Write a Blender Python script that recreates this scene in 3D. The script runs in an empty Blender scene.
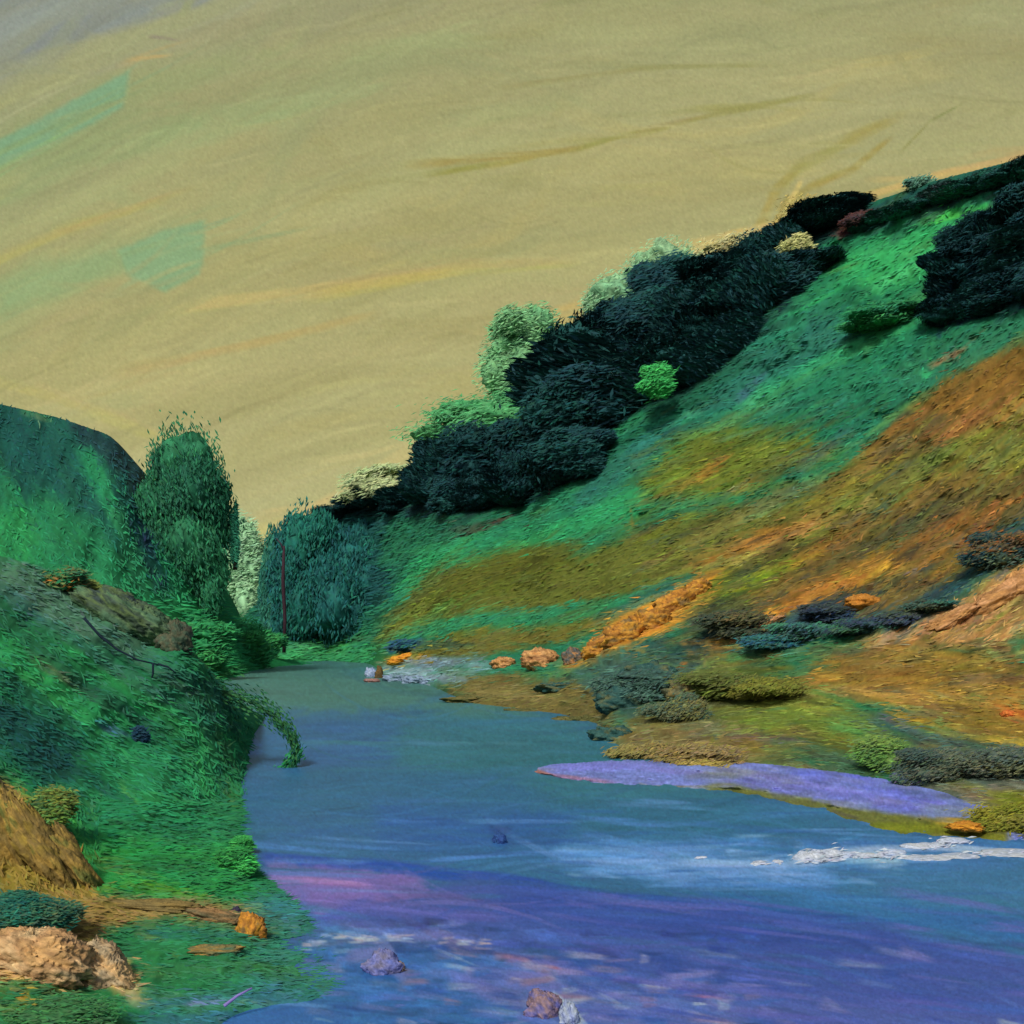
import bpy, math, random, time
import numpy as np
random.seed(7); rng = np.random.default_rng(11)
col = bpy.context.scene.collection
T0 = time.time()

# ------------------------------------------------------------------ camera numbers
F = 1098.0; H = 12.0; HZ = 630.0
def at(u, v, Y):                      # a sight line (u, v) followed out to the distance Y, in metres
    return ((u - 512.0) / F * Y, Y, H + (HZ - v) / F * Y)
def on_water(u, v, z=0.0):
    return at(u, v, (H - z) * F / (v - HZ))

def lin(c):
    c = np.asarray(c, float) / 255.0
    return np.where(c <= 0.04045, c / 12.92, ((c + 0.055) / 1.055) ** 2.4)

# ------------------------------------------------------------------ noise
def vnoise(x, y, seed=0):
    xi = np.floor(x).astype(np.int64); yi = np.floor(y).astype(np.int64)
    xf = x - xi; yf = y - yi
    def h(a, b):
        n = (a * 374761393 + b * 668265263 + seed * 974711) & 0xffffffff
        n = ((n ^ (n >> 13)) * 1274126177) & 0xffffffff
        n = n ^ (n >> 16)
        return (n & 0xffff) / 65535.0
    sx = xf * xf * (3 - 2 * xf); sy = yf * yf * (3 - 2 * yf)
    a = h(xi, yi); b = h(xi + 1, yi); c = h(xi, yi + 1); d = h(xi + 1, yi + 1)
    return (a * (1 - sx) + b * sx) * (1 - sy) + (c * (1 - sx) + d * sx) * sy * 1.0
def fbm(x, y, seed=0, o=4):
    s = 0; a = 0.5; t = 0
    for k in range(o):
        s = s + a * (vnoise(x, y, seed + k * 17) * 2 - 1); t += a
        x = x * 2.03 + 5.1; y = y * 2.03 + 1.7; a *= 0.5
    return s / t

# ------------------------------------------------------------------ ground-cover charts
# One chart per surface: which growth, earth, stone or water colour lies where on it; the water's also holds painted reflections.
U0, V0 = -200, -60
CW, CH = 1440, 1280
class Chart:
    def __init__(s, base, box):
        s.u0, s.v0, s.u1, s.v1 = box
        s.w = int(s.u1 - s.u0); s.h = int(s.v1 - s.v0)
        s.c = np.zeros((s.h, s.w, 3), np.float32); s.c[:] = base
        s.r = np.zeros((s.h, s.w), np.float32)
        s.V, s.U = np.mgrid[0:s.h, 0:s.w].astype(np.float32)
        s.U += s.u0; s.V += s.v0
        s.wx = 7 * fbm(s.U / 34, s.V / 26, 3, 4) + 3 * fbm(s.U / 6, s.V / 6, 31, 2)
        s.wy = 6 * fbm(s.U / 34, s.V / 26, 9, 4) + 3 * fbm(s.U / 6, s.V / 6, 37, 2)
    def poly(s, pts, color, fe=6, alpha=1.0, warp=1.0):
        p = np.array(pts, float)
        m = 3 * fe + 16
        a0 = max(0, int(p[:, 0].min() - m - s.u0)); a1 = min(s.w, int(p[:, 0].max() + m - s.u0))
        b0 = max(0, int(p[:, 1].min() - m - s.v0)); b1 = min(s.h, int(p[:, 1].max() + m - s.v0))
        if a1 <= a0 or b1 <= b0: return
        x = s.U[b0:b1, a0:a1] + warp * s.wx[b0:b1, a0:a1]
        y = s.V[b0:b1, a0:a1] + warp * s.wy[b0:b1, a0:a1]
        ins = np.zeros(x.shape, bool); dist = np.full(x.shape, 1e9, np.float32)
        n = len(p)
        for i in range(n):
            x1, y1 = p[i]; x2, y2 = p[(i + 1) % n]
            if y1 != y2:
                ins ^= ((y1 > y) != (y2 > y)) & (x < (x2 - x1) * (y - y1) / (y2 - y1) + x1)
            dx, dy = x2 - x1, y2 - y1
            tt = np.clip(((x - x1) * dx + (y - y1) * dy) / (dx * dx + dy * dy + 1e-9), 0, 1)
            dist = np.minimum(dist, np.hypot(x - x1 - tt * dx, y - y1 - tt * dy))
        sd = np.where(ins, dist, -dist)
        k = np.clip(sd / (fe + .5) * .5 + .5, 0, 1); k = k * k * (3 - 2 * k) * alpha
        c = s.c[b0:b1, a0:a1]; c += (np.array(color, np.float32) - c) * k[..., None]
    def dab(s, u, v, ang, L, W, color, alpha, curve=0.0):
        r = max(L, W) + 2
        a0 = max(0, int(u - r - s.u0)); a1 = min(s.w, int(u + r - s.u0) + 1)
        ry = abs(math.sin(ang)) * L + W + abs(curve) * L * L + 2
        b0 = max(0, int(v - ry - s.v0)); b1 = min(s.h, int(v + ry - s.v0) + 1)
        if a1 <= a0 or b1 <= b0: return
        x = s.U[b0:b1, a0:a1] - u; y = s.V[b0:b1, a0:a1] - v
        ca, sa = math.cos(ang), math.sin(ang)
        al = x * ca + y * sa; ac = -x * sa + y * ca + curve * al * al
        W2 = W * (1 - 0.35 * np.clip(al / L, -1, 1))
        e = np.clip((1 - np.abs(ac) / W2) * 2.2, 0, 1) * np.clip((1 - np.abs(al) / L) * 2.0, 0, 1)
        sd = random.randint(0, 9999)
        br = .6 * vnoise(ac * 0.9 + 50, al * 0.05 + 50, sd) + .4 * vnoise(ac * 1.9 + 50, al * 0.09 + 50, sd + 3)
        k = e * alpha * np.clip(0.25 + 1.2 * br, 0, 1)
        c = s.c[b0:b1, a0:a1]; c += (np.array(color, np.float32) - c) * k[..., None]
        rr = s.r[b0:b1, a0:a1]; rr *= (1 - e * .7); rr += e * (br - .45) * alpha
    def line(s, pts, color, W, alpha=.9, n=3, spread=.35):
        color = np.array(color, float)
        for i in range(len(pts) - 1):
            (x1, y1), (x2, y2) = pts[i], pts[i + 1]
            L = math.hypot(x2 - x1, y2 - y1); a = math.atan2(y2 - y1, x2 - x1)
            for k in range(n):
                o = random.uniform(-spread, spread) * W
                s.dab((x1 + x2) / 2 - math.sin(a) * o, (y1 + y2) / 2 + math.cos(a) * o, a + random.uniform(-.04, .04),
                      L * .72 + W * .4, W * random.uniform(.5, .8), color + rng.normal(0, 5, 3), alpha)
    def scumble(s, n, angf, Lr, Wr, jit, alpha, box=None, seedcol=None):
        b = box or (s.u0, s.v0, s.u1, s.v1)
        for i in range(n):
            u = random.uniform(b[0], b[2]); v = random.uniform(b[1], b[3])
            an = angf(u, v) + random.gauss(0, .09); Ls = random.uniform(*Lr); of = random.gauss(0, .55) * Ls
            iu = min(s.w - 1, max(0, int(u - s.u0 + of * math.cos(an) + random.gauss(0, 2)))); iv = min(s.h - 1, max(0, int(v - s.v0 + of * math.sin(an) + random.gauss(0, 2))))
            c = s.c[iv, iu].copy()
            if seedcol is not None and random.random() < .12:
                c = c * .5 + .5 * np.array(random.choice(seedcol), np.float32)
            g = random.gauss(0, 1)
            c = c * (1 + jit * g) + rng.normal(0, jit * 26, 3)
            s.dab(u, v, an, Ls, random.uniform(*Wr), np.clip(c, 2, 250),
                  alpha * random.uniform(.5, 1), random.gauss(0, .002))
    def grain(s, amp):
        g = rng.normal(0, 1, s.r.shape).astype(np.float32)
        g = (g + np.roll(g, 1, 0) * .6 + np.roll(g, 1, 1) * .6) / 1.35
        s.c *= (1 + amp * g)[..., None]
        s.c += rng.normal(0, 1, s.c.shape).astype(np.float32) * amp * 38
        np.clip(s.c, 2, 250, out=s.c)
        s.r += g * .10
    def sample(s, u, v, arr=None):
        arr = s.c if arr is None else arr
        x = np.clip(u - s.u0, 0, s.w - 1.01); y = np.clip(v - s.v0, 0, s.h - 1.01)
        xi = x.astype(int); yi = y.astype(int); xf = x - xi; yf = y - yi
        if arr.ndim == 3: xf = xf[..., None]; yf = yf[..., None]
        return (arr[yi, xi] * (1 - xf) + arr[yi, xi + 1] * xf) * (1 - yf) + (arr[yi + 1, xi] * (1 - xf) + arr[yi + 1, xi + 1] * xf) * yf

# ------------------------------------------------------------------ mesh helpers
def mesh_from(name, co, faces, rgb=None, mat=None, smooth=True):
    me = bpy.data.meshes.new(name)
    co = np.asarray(co, np.float32).reshape(-1, 3); faces = np.asarray(faces, np.int32)
    k = faces.shape[1]
    me.vertices.add(len(co)); me.vertices.foreach_set('co', co.ravel())
    me.loops.add(faces.size); me.loops.foreach_set('vertex_index', faces.ravel())
    me.polygons.add(len(faces)); me.polygons.foreach_set('loop_start', np.arange(0, faces.size, k, dtype=np.int32))
    me.update(calc_edges=True)
    if rgb is not None:
        a = me.color_attributes.new('tint', 'FLOAT_COLOR', 'POINT')
        d = np.ones((len(co), 4), np.float32); d[:, :3] = rgb
        a.data.foreach_set('color', d.ravel())
    if smooth: me.polygons.foreach_set('use_smooth', np.ones(len(faces), bool))
    if mat: me.materials.append(mat)
    me.validate(); 
    return me
def grid_faces(nr, nc):
    i = np.arange(nr * nc).reshape(nr, nc)
    return np.stack([i[:-1, :-1], i[:-1, 1:], i[1:, 1:], i[1:, :-1]], -1).reshape(-1, 4)
def link(name, me, parent=None):
    o = bpy.data.objects.new(name, me); col.objects.link(o)
    if parent: o.parent = parent
    return o
def tag(o, label=None, cat=None, group=None, kind=None):
    if label: o['label'] = label
    if cat: o['category'] = cat
    if group: o['group'] = group
    if kind: o['kind'] = kind
    return o
def empty(name, loc):
    o = bpy.data.objects.new(name, None); col.objects.link(o); o.location = loc; return o

# light reaching an average surface, divided out so that tints land at their own colour
GAIN = np.array([1.12, 1.0, .9]); GAIN_LEAF = np.array([.95, .92, .85]); GAIN_WATER = np.array([1.3, 1.06, .86]); GAIN_HILL = np.array([1.12, 1.03, 1.0])
def albedo(rgb255, gain=None):
    return np.clip(lin(rgb255) / (GAIN if gain is None else gain), 0.004, 0.9)

def material(name, rough=.7, spec=.2, value_noise=.0, scale=1.0, emit=False, bump=0.0, stretch=(1, 1, 1)):
    m = bpy.data.materials.new(name); m.use_nodes = True
    nt = m.node_tree; N = nt.nodes; L = nt.links
    bs = N['Principled BSDF']; at_ = N.new('ShaderNodeAttribute'); at_.attribute_name = 'tint'
    c = at_.outputs['Color']
    tc = N.new('ShaderNodeTexCoord'); mp = N.new('ShaderNodeMapping'); mp.inputs['Scale'].default_value = stretch
    L.new(tc.outputs['Object'], mp.inputs['Vector'])
    nz = N.new('ShaderNodeTexNoise'); nz.inputs['Scale'].default_value = scale; nz.inputs['Detail'].default_value = 5
    L.new(mp.outputs[0], nz.inputs['Vector'])
    if value_noise:
        mr = N.new('ShaderNodeMapRange'); mr.inputs['From Min'].default_value = .25; mr.inputs['From Max'].default_value = .75
        mr.inputs['To Min'].default_value = 1 - value_noise; mr.inputs['To Max'].default_value = 1 + value_noise
        L.new(nz.outputs['Fac'], mr.inputs['Value'])
        mx = N.new('ShaderNodeVectorMath'); mx.operation = 'SCALE'
        L.new(c, mx.inputs[0]); L.new(mr.outputs[0], mx.inputs['Scale']); c = mx.outputs[0]
    if bump:
        bp = N.new('ShaderNodeBump'); bp.inputs['Strength'].default_value = bump; bp.inputs['Distance'].default_value = .3
        L.new(nz.outputs['Fac'], bp.inputs['Height']); L.new(bp.outputs[0], bs.inputs['Normal'])
    if emit:
        e = N.new('ShaderNodeEmission'); L.new(c, e.inputs['Color']); L.new(e.outputs[0], N['Material Output'].inputs['Surface'])
        N.remove(bs); m.cycles.emission_sampling = 'NONE'
    else:
        L.new(c, bs.inputs['Base Color']); bs.inputs['Roughness'].default_value = rough
        bs.inputs['Specular IOR Level'].default_value = spec
    return m
M_sky = material('sky_paint', emit=True)
M_hill = material('hillside_growth', .8, .12, .10, .35)
M_bank = material('bank_growth', .8, .12, .10, 1.5)
M_water = material('river_water', .5, .10, .05, .25, bump=.12, stretch=(.5, 1.6, 1))
M_leaf = material('foliage', .75, .15, .12, .8)
M_rock = material('stone', .8, .2, .18, 3.0, bump=.5)
M_wood = material('bark', .85, .15, .2, 2.0, bump=.4)
M_foam = material('foam', .6, .3, .06, 2.0)

# ================================================================== CHARTS
D = math.radians
# ---- sky
S = Chart((171, 165, 112), (-260, -140, 1300, 720))
for (v, c) in ((-140, (150, 150, 112)), (0, (165, 160, 112)), (150, (171, 165, 111)), (300, (176, 167, 110)), (430, (186, 175, 116)), (560, (190, 181, 124)), (720, (190, 182, 128))):
    pass
vs = [-140, 0, 150, 300, 430, 560, 720]
cs = np.array([(150, 150, 112), (163, 158, 110), (170, 164, 110), (175, 167, 109), (184, 174, 115), (188, 180, 124), (188, 182, 128)], float)
cs = cs * np.array([.99, 1.01, 1.03]) + np.array([0, 0, 2])
for k in range(3): S.c[..., k] = np.interp(S.V[:, 0] + 0, vs, cs[:, k])[:, None]
S.poly([(-260, -140), (420, -140), (330, -10), (180, 15), (90, 50), (0, 90), (-260, 190)], (137, 145, 142), 34, .95)
S.poly([(-40, -90), (260, -90), (100, 10), (-40, 45)], (135, 148, 158), 28, .7)
S.poly([(-260, 200), (0, 125), (130, 98), (300, 85), (330, 105), (210, 135), (60, 200), (0, 222), (-260, 300)], (146, 163, 112), 14, .85)
S.poly([(-260, 320), (0, 272), (120, 240), (145, 285), (60, 308), (0, 335), (-260, 380)], (148, 168, 118), 14, .8)
S.poly([(0, 320), (30, 325), (35, 345), (0, 355)], (140, 172, 128), 8, .7)
S.poly([(620, -60), (1000, -60), (700, 20), (512, 40), (440, 20)], (158, 155, 102), 20, .5)
S.poly([(380, 395), (560, 360), (640, 300), (700, 260), (520, 290), (380, 340)], (180, 170, 118), 20, .6)
S.poly([(300, 370), (520, 330), (500, 370), (430, 400), (300, 410)], (172, 174, 124), 16, .6)
S.poly([(240, 430), (500, 380), (480, 430), (400, 460), (240, 500)], (178, 176, 124), 16, .6)
sang = lambda u, v: D(-26 + 14 * min(1, max(0, u / 500)) + 8 * min(1, max(0, (u - 400) / 300)))
S.scumble(2200, sang, (70, 210), (5, 17), .020, .75, seedcol=[(190, 172, 100), (150, 162, 112), (150, 143, 92), (182, 172, 122)])
S.line([(-20, 265), (70, 228), (150, 205)], (180, 167, 104), 8, .5)
S.line([(60, 235), (170, 195)], (180, 165, 102), 6, .4)
S.line([(190, 305), (330, 290), (460, 268), (560, 262)], (188, 175, 106), 10, .55)
S.line([(130, 370), (250, 345), (360, 320)], (186, 170, 104), 8, .5)
S.line([(440, 172), (520, 160), (580, 148), (640, 132), (720, 112), (800, 98)], (156, 146, 84), 5, .6, 2)
S.line([(430, 165), (560, 150)], (158, 146, 84), 7, .5)
S.line([(520, 85), (640, 68), (760, 62)], (150, 148, 96), 4, .6, 2)
S.line([(760, 225), (775, 190), (800, 165), (850, 140), (895, 118)], (166, 152, 88), 8, .45)
S.line([(772, 235), (785, 205), (815, 185), (850, 170), (885, 140)], (160, 146, 82), 6, .5)
S.line([(905, 148), (930, 122), (958, 106)], (140, 132, 78), 2, .8, 1)
S.line([(780, 222), (793, 198), (800, 184)], (205, 186, 112), 4, .8)
S.line([(690, 250), (740, 235), (780, 225)], (206, 184, 112), 9, .7)
S.line([(870, 195), (950, 172), (1060, 150)], (204, 178, 104), 6, .7)
S.line([(540, 320), (620, 285), (690, 250)], (196, 176, 112), 12, .6)
S.line([(230, 545), (290, 520), (370, 480), (440, 430)], (196, 184, 122), 10, .7)
S.line([(0, 380), (40, 390), (100, 412), (160, 436)], (188, 176, 112), 10, .45)
S.line([(150, 35), (175, 38)], (142, 138, 118), 4, .5, 2)
S.line([(130, 60), (165, 55)], (190, 165, 108), 3, .6, 2)
# the two turquoise flecks, cut off short on their right-hand side
S.poly([(-20, 150), (60, 108), (128, 72), (124, 108), (60, 140), (0, 168), (-20, 176)], (124, 168, 130), 3, .78, .4)
S.poly([(118, 250), (160, 232), (207, 220), (200, 274), (166, 291), (128, 276)], (132, 171, 126), 3, .78, .4)
S.poly([(0, 285), (60, 262), (120, 250), (130, 272), (40, 300), (0, 312)], (144, 172, 120), 9, .6)
S.line([(0, 160), (60, 128), (120, 96)], (146, 166, 112), 3, .6, 4, 3)
S.scumble(1800, sang, (25, 90), (1.2, 4), .035, .7)
S.scumble(50, sang, (12, 34), (1, 3), .02, .5, (-20, 100, 215, 300))
S.grain(.026)

# ---- right-hand hill
R = Chart((32, 108, 74), (150, 100, 1260, 900))
R.poly([(560, 500), (620, 430), (700, 400), (760, 330), (820, 300), (880, 330), (760, 420), (640, 470), (600, 520)], (40, 104, 84), 14)
R.poly([(820, 240), (1000, 190), (1260, 100), (1260, 330), (900, 330), (800, 300)], (33, 112, 72), 12)
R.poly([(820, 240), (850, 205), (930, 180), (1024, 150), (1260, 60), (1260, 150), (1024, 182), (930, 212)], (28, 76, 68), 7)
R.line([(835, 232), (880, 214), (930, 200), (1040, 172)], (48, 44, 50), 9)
R.line([(842, 234), (862, 222)], (96, 50, 38), 7)
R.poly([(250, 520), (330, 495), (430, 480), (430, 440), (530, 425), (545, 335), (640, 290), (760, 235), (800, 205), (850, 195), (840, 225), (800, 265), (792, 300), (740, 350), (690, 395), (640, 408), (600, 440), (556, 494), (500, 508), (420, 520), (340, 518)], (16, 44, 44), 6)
R.poly([(255, 530), (330, 512), (440, 520), (405, 560), (388, 600), (350, 634), (290, 642), (262, 640)], (25, 78, 72), 9)
R.poly([(275, 560), (325, 545), (335, 600), (330, 634), (280, 638)], (22, 64, 70), 10)
R.poly([(390, 520), (480, 512), (560, 498), (545, 520), (450, 545), (400, 580), (380, 560)], (34, 104, 70), 8)
R.poly([(395, 590), (430, 545), (500, 525), (560, 520), (640, 480), (640, 520), (560, 545), (470, 565), (410, 610)], (44, 138, 82), 8)
R.line([(460, 530), (500, 522), (545, 508)], (72, 56, 46), 7)
R.line([(640, 420), (560, 500), (480, 545)], (38, 120, 78), 14, .7)
R.line([(500, 480), (545, 470), (585, 455)], (28, 84, 62), 12, .6)
R.poly([(830, 258), (900, 232), (1002, 202), (978, 238), (930, 278), (880, 292), (850, 275)], (50, 152, 84), 7)
R.line([(930, 218), (1000, 204)], (70, 178, 78), 6)
R.line([(880, 285), (925, 262), (965, 236)], (60, 160, 92), 9)
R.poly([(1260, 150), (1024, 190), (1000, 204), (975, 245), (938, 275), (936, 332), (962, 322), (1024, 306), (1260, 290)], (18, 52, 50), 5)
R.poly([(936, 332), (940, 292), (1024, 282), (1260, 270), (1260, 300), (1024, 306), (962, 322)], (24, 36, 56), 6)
R.poly([(880, 380), (930, 345), (1024, 312), (1260, 280), (1260, 330), (1024, 345), (920, 400)], (42, 112, 78), 8)
R.line([(710, 440), (770, 390), (840, 355), (900, 330)], (54, 148, 92), 12, .7)
R.line([(720, 432), (750, 400)], (66, 160, 110), 9, .7)
R.line([(870, 345), (905, 310), (930, 290)], (60, 140, 78), 9, .7)
R.line([(760, 300), (790, 340), (800, 300)], (38, 118, 80), 14, .6)
R.line([(740, 395), (765, 372)], (58, 92, 110), 7, .5)
R.poly([(640, 482), (680, 436), (735, 420), (800, 430), (850, 452), (790, 470), (740, 492), (660, 504)], (98, 108, 36), 8)
R.line([(700, 475), (728, 455)], (150, 108, 34), 6)
R.poly([(372, 658), (396, 606), (430, 578), (520, 546), (600, 545), (660, 522), (720, 500), (790, 484), (850, 466), (900, 430), (840, 520), (720, 590), (640, 612), (560, 640), (470, 652), (400, 662)], (94, 98, 36), 6)
R.poly([(410, 600), (470, 562), (560, 548), (600, 552), (520, 590), (430, 620)], (84, 86, 26), 10, .8)
R.line([(740, 500), (800, 490), (830, 470)], (44, 132, 84), 9, .8)
R.line([(745, 520), (790, 500)], (40, 140, 96), 6, .7)
R.line([(680, 500), (640, 520)], (44, 120, 80), 9, .7)
R.line([(385, 652), (440, 628), (500, 618), (560, 614), (640, 600), (690, 580)], (40, 122, 80), 11, .9)
R.line([(380, 650), (400, 625), (440, 590)], (108, 118, 40), 5, .7)
R.poly([(380, 662), (430, 645), (500, 632), (580, 626), (560, 645), (480, 655)], (104, 96, 38), 5)
R.line([(600, 618), (640, 604), (690, 578)], (36, 96, 84), 6)
R.poly([(850, 466), (900, 410), (960, 372), (1024, 340), (1260, 250), (1260, 620), (900, 620), (800, 610), (690, 670), (688, 630), (760, 560), (800, 520)], (116, 94, 38), 8)
R.poly([(880, 440), (940, 385), (1024, 350), (1260, 280), (1260, 400), (1024, 400), (930, 440), (900, 470)], (126, 90, 36), 9)
R.line([(900, 450), (930, 420), (960, 425)], (86, 74, 44), 12, .6)
R.line([(1060, 395), (1000, 410), (940, 430)], (160, 104, 54), 14, .6)
R.line([(1060, 425), (980, 440), (920, 458), (870, 480), (800, 540)], (128, 124, 44), 12, .8)
R.line([(1060, 450), (960, 460), (900, 480), (850, 520)], (98, 106, 44), 16, .8)
R.line([(700, 560), (760, 540), (830, 515)], (158, 108, 48), 10, .8)
R.line([(690, 545), (740, 515), (830, 480)], (124, 118, 52), 12, .5)
R.poly([(698, 592), (720, 574), (800, 556), (840, 528), (800, 566), (770, 590), (700, 610)], (96, 116, 28), 5)
R.line([(765, 592), (800, 560), (850, 528)], (146, 98, 34), 6)
R.poly([(840, 552), (930, 505), (1024, 478), (1260, 430), (1260, 500), (1024, 512), (960, 545), (850, 572)], (80, 72, 38), 8)
R.line([(840, 555), (880, 535), (940, 500)], (60, 62, 46), 6, .7)
R.poly([(780, 592), (850, 568), (970, 535), (930, 575), (850, 602), (790, 604)], (142, 96, 34), 7)
R.line([(960, 540), (985, 532)], (168, 92, 40), 8, .8)
R.poly([(970, 558), (1000, 526), (1024, 514), (1260, 470), (1260, 520), (1024, 552), (985, 572)], (24, 62, 66), 4)
R.poly([(850, 604), (860, 594), (880, 594), (885, 604), (872, 610)], (192, 122, 44), 3)
R.line([(740, 656), (790, 622), (850, 612), (900, 622), (950, 592), (1030, 548)], (44, 66, 74), 12, .85)
R.line([(800, 608), (850, 604)], (38, 54, 66), 8, .8)
R.line([(900, 620), (930, 605)], (36, 92, 84), 6, .8)
R.poly([(885, 645), (950, 606), (1024, 560), (1260, 440), (1260, 600), (1024, 630), (1000, 650), (930, 640)], (186, 132, 72), 6)
R.line([(900, 638), (960, 610), (1040, 568)], (196, 140, 76), 9, .8)
R.line([(970, 622), (1040, 590)], (206, 146, 96), 10, .8)
R.line([(930, 628), (985, 600)], (92, 86, 66), 5, .7)
R.poly([(568, 668), (586, 645), (630, 612), (706, 578), (694, 608), (684, 626), (640, 642), (600, 662)], (184, 124, 44), 4)
R.line([(640, 622), (690, 592)], (206, 140, 40), 7, .8)
R.line([(720, 652), (760, 622), (800, 598)], (172, 126, 46), 8, .9)
R.poly([(684, 640), (695, 615), (715, 602), (765, 598), (740, 630), (705, 652), (684, 654)], (52, 62, 48), 4)
R.line([(716, 602), (728, 606)], (38, 34, 34), 6)
R.poly([(555, 680), (580, 664), (640, 646), (700, 655), (704, 700), (690, 745), (640, 725), (600, 700)], (60, 92, 78), 8)
R.line([(640, 660), (668, 640)], (34, 90, 80), 9, .7)
R.line([(690, 655), (675, 672)], (150, 106, 44), 5, .7)
R.poly([(688, 712), (690, 672), (716, 656), (770, 654), (830, 690), (850, 720), (760, 724)], (104, 104, 38), 6)
R.line([(702, 690), (735, 682), (762, 676)], (72, 84, 26), 12, .7)
R.line([(745, 655), (795, 678)], (58, 62, 28), 4, .7)
R.poly([(800, 682), (830, 648), (880, 634), (960, 650), (1024, 662), (1260, 680), (1260, 740), (1024, 742), (960, 728), (860, 702)], (144, 110, 42), 6)
R.line([(830, 690), (900, 696), (1040, 700)], (166, 130, 56), 9, .6)
R.line([(850, 670), (930, 668), (1030, 680)], (126, 96, 42), 12, .6)
R.poly([(700, 716), (780, 694), (850, 706), (910, 740), (910, 772), (840, 756), (720, 732)], (106, 118, 44), 7)
R.line([(850, 722), (890, 752), (898, 765)], (92, 136, 62), 8, .7)
R.line([(900, 712), (960, 740), (1010, 742)], (168, 130, 40), 7, .8)
R.poly([(590, 735), (680, 705), (760, 735), (800, 765), (880, 775), (800, 800), (690, 800), (600, 770)], (124, 108, 62), 7)
R.line([(690, 752), (780, 748)], (150, 122, 52), 9, .7)
R.line([(740, 735), (800, 740)], (84, 80, 84), 6, .6)
R.line([(795, 728), (825, 745)], (74, 64, 42), 8, .7)
R.line([(800, 752), (850, 766)], (72, 94, 66), 10, .7)
R.poly([(895, 748), (930, 734), (1024, 742), (1260, 750), (1260, 790), (1024, 782), (920, 784)], (70, 86, 74), 6)
R.line([(920, 765), (1030, 770)], (44, 66, 60), 8, .7)
R.line([(905, 760), (915, 778)], (70, 72, 120), 7, .8)
R.poly([(900, 784), (1024, 780), (1260, 790), (1260, 830), (960, 830)], (120, 108, 92), 8)
R.line([(885, 718), (920, 735)], (110, 92, 112), 6, .6)
R.line([(990, 738), (1040, 746)], (196, 156, 48), 6, .9)
R.line([(995, 705), (1030, 716)], (190, 102, 38), 6, .8)
R.poly([(985, 800), (1005, 790), (1260, 780), (1260, 900), (980, 845)], (112, 114, 34), 5)
R.poly([(438, 690), (470, 674), (560, 678), (626, 700), (610, 730), (520, 716), (470, 706)], (106, 94, 48), 4)
R.line([(470, 690), (560, 700)], (128, 112, 58), 6, .6)
R.line([(545, 690), (548, 676)], (66, 96, 74), 5, .7)
R.poly([(374, 664), (400, 660), (480, 658), (500, 668), (450, 684), (384, 684)], (118, 134, 142), 3)
R.line([(385, 672), (440, 674), (480, 668)], (150, 162, 172), 4, .7)
R.line([(390, 660), (425, 655)], (206, 134, 36), 5, .95)
R.line([(392, 650), (420, 642)], (32, 76, 110), 6, .9)
R.poly([(140, 632), (250, 634), (300, 642), (390, 645), (370, 674), (140, 690)], (48, 128, 74), 5)
R.line([(230, 668), (300, 655), (350, 648)], (70, 156, 86), 6, .8)
R.line([(300, 648), (340, 640)], (84, 162, 84), 4, .7)
def rang(u, v):
    if v > 640: return D(-4 + (18 if (u > 800 and v > 690) else 0))
    if u < 380: return D(-10)
    return D(-31 + 9 * math.sin(u / 90.0) + (8 if u < 600 else 0))
R.line([(585, 470), (650, 425), (730, 372), (800, 310)], (26, 86, 66), 12, .6)
R.line([(632, 528), (630, 508)], (164, 112, 46), 3, .8, 2); R.line([(628, 535), (640, 526)], (120, 110, 46), 3, .7, 2)
R.line([(700, 478), (722, 452)], (150, 108, 34), 7, .8); R.line([(890, 475), (915, 450), (945, 445)], (92, 78, 44), 10, .8)
R.line([(415, 595), (445, 560)], (84, 96, 40), 7, .7); R.line([(935, 365), (962, 352)], (134, 108, 66), 5, .7)
for k_ in range(70):
    u_ = random.uniform(700, 1180); v_ = random.uniform(450, 640)
    R.dab(u_, v_, D(-30) + random.gauss(0, .15), random.uniform(12, 46), random.uniform(2.5, 7), random.choice([(150, 98, 36), (172, 118, 50), (66, 64, 40), (34, 62, 66), (118, 120, 42), (86, 96, 40), (180, 128, 66), (60, 50, 36)]), random.uniform(.5, .9))
for k_ in range(60):
    u_ = random.uniform(620, 1080); v_ = random.uniform(640, 775)
    R.dab(u_, v_, D(6) + random.gauss(0, .3), random.uniform(10, 34), random.uniform(2, 6), random.choice([(150, 112, 44), (60, 84, 74), (128, 116, 56), (96, 92, 42), (168, 126, 44), (84, 78, 60), (96, 124, 60)]), random.uniform(.4, .8))
R.line([(575, 664), (640, 618), (708, 578)], (198, 132, 40), 9, .8); R.line([(725, 640), (790, 600), (850, 580)], (182, 122, 48), 8, .8)
R.line([(860, 560), (940, 530), (1040, 490)], (150, 98, 40), 9, .7); R.line([(880, 640), (950, 612), (1040, 575)], (206, 146, 92), 12, .8); R.line([(840, 600), (930, 566)], (40, 58, 60), 6, .7)
R.line([(940, 590), (1040, 540)], (34, 70, 72), 9, .8)
R.scumble(3800, rang, (12, 46), (1.6, 5.5), .10, .62, (150, 120, 1240, 880), [(48, 140, 84), (104, 104, 40), (60, 96, 90)])
R.scumble(4200, rang, (7, 30), (1.0, 3.5), .17, .8, (640, 400, 1240, 830), [(184, 126, 48), (70, 90, 70), (120, 120, 44), (150, 96, 40), (40, 70, 76), (96, 74, 40)])
R.scumble(500, rang, (5, 18), (1.5, 4), .2, .85, (730, 560, 1040, 660), [(34, 52, 74), (40, 78, 80), (190, 120, 44), (60, 50, 44)])
R.scumble(300, lambda u, v: random.uniform(-1.5, 1.5), (3, 10), (1.5, 4), .2, .8, (560, 640, 720, 780), [(50, 80, 84), (140, 110, 70), (40, 96, 70), (110, 110, 70)])
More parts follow.
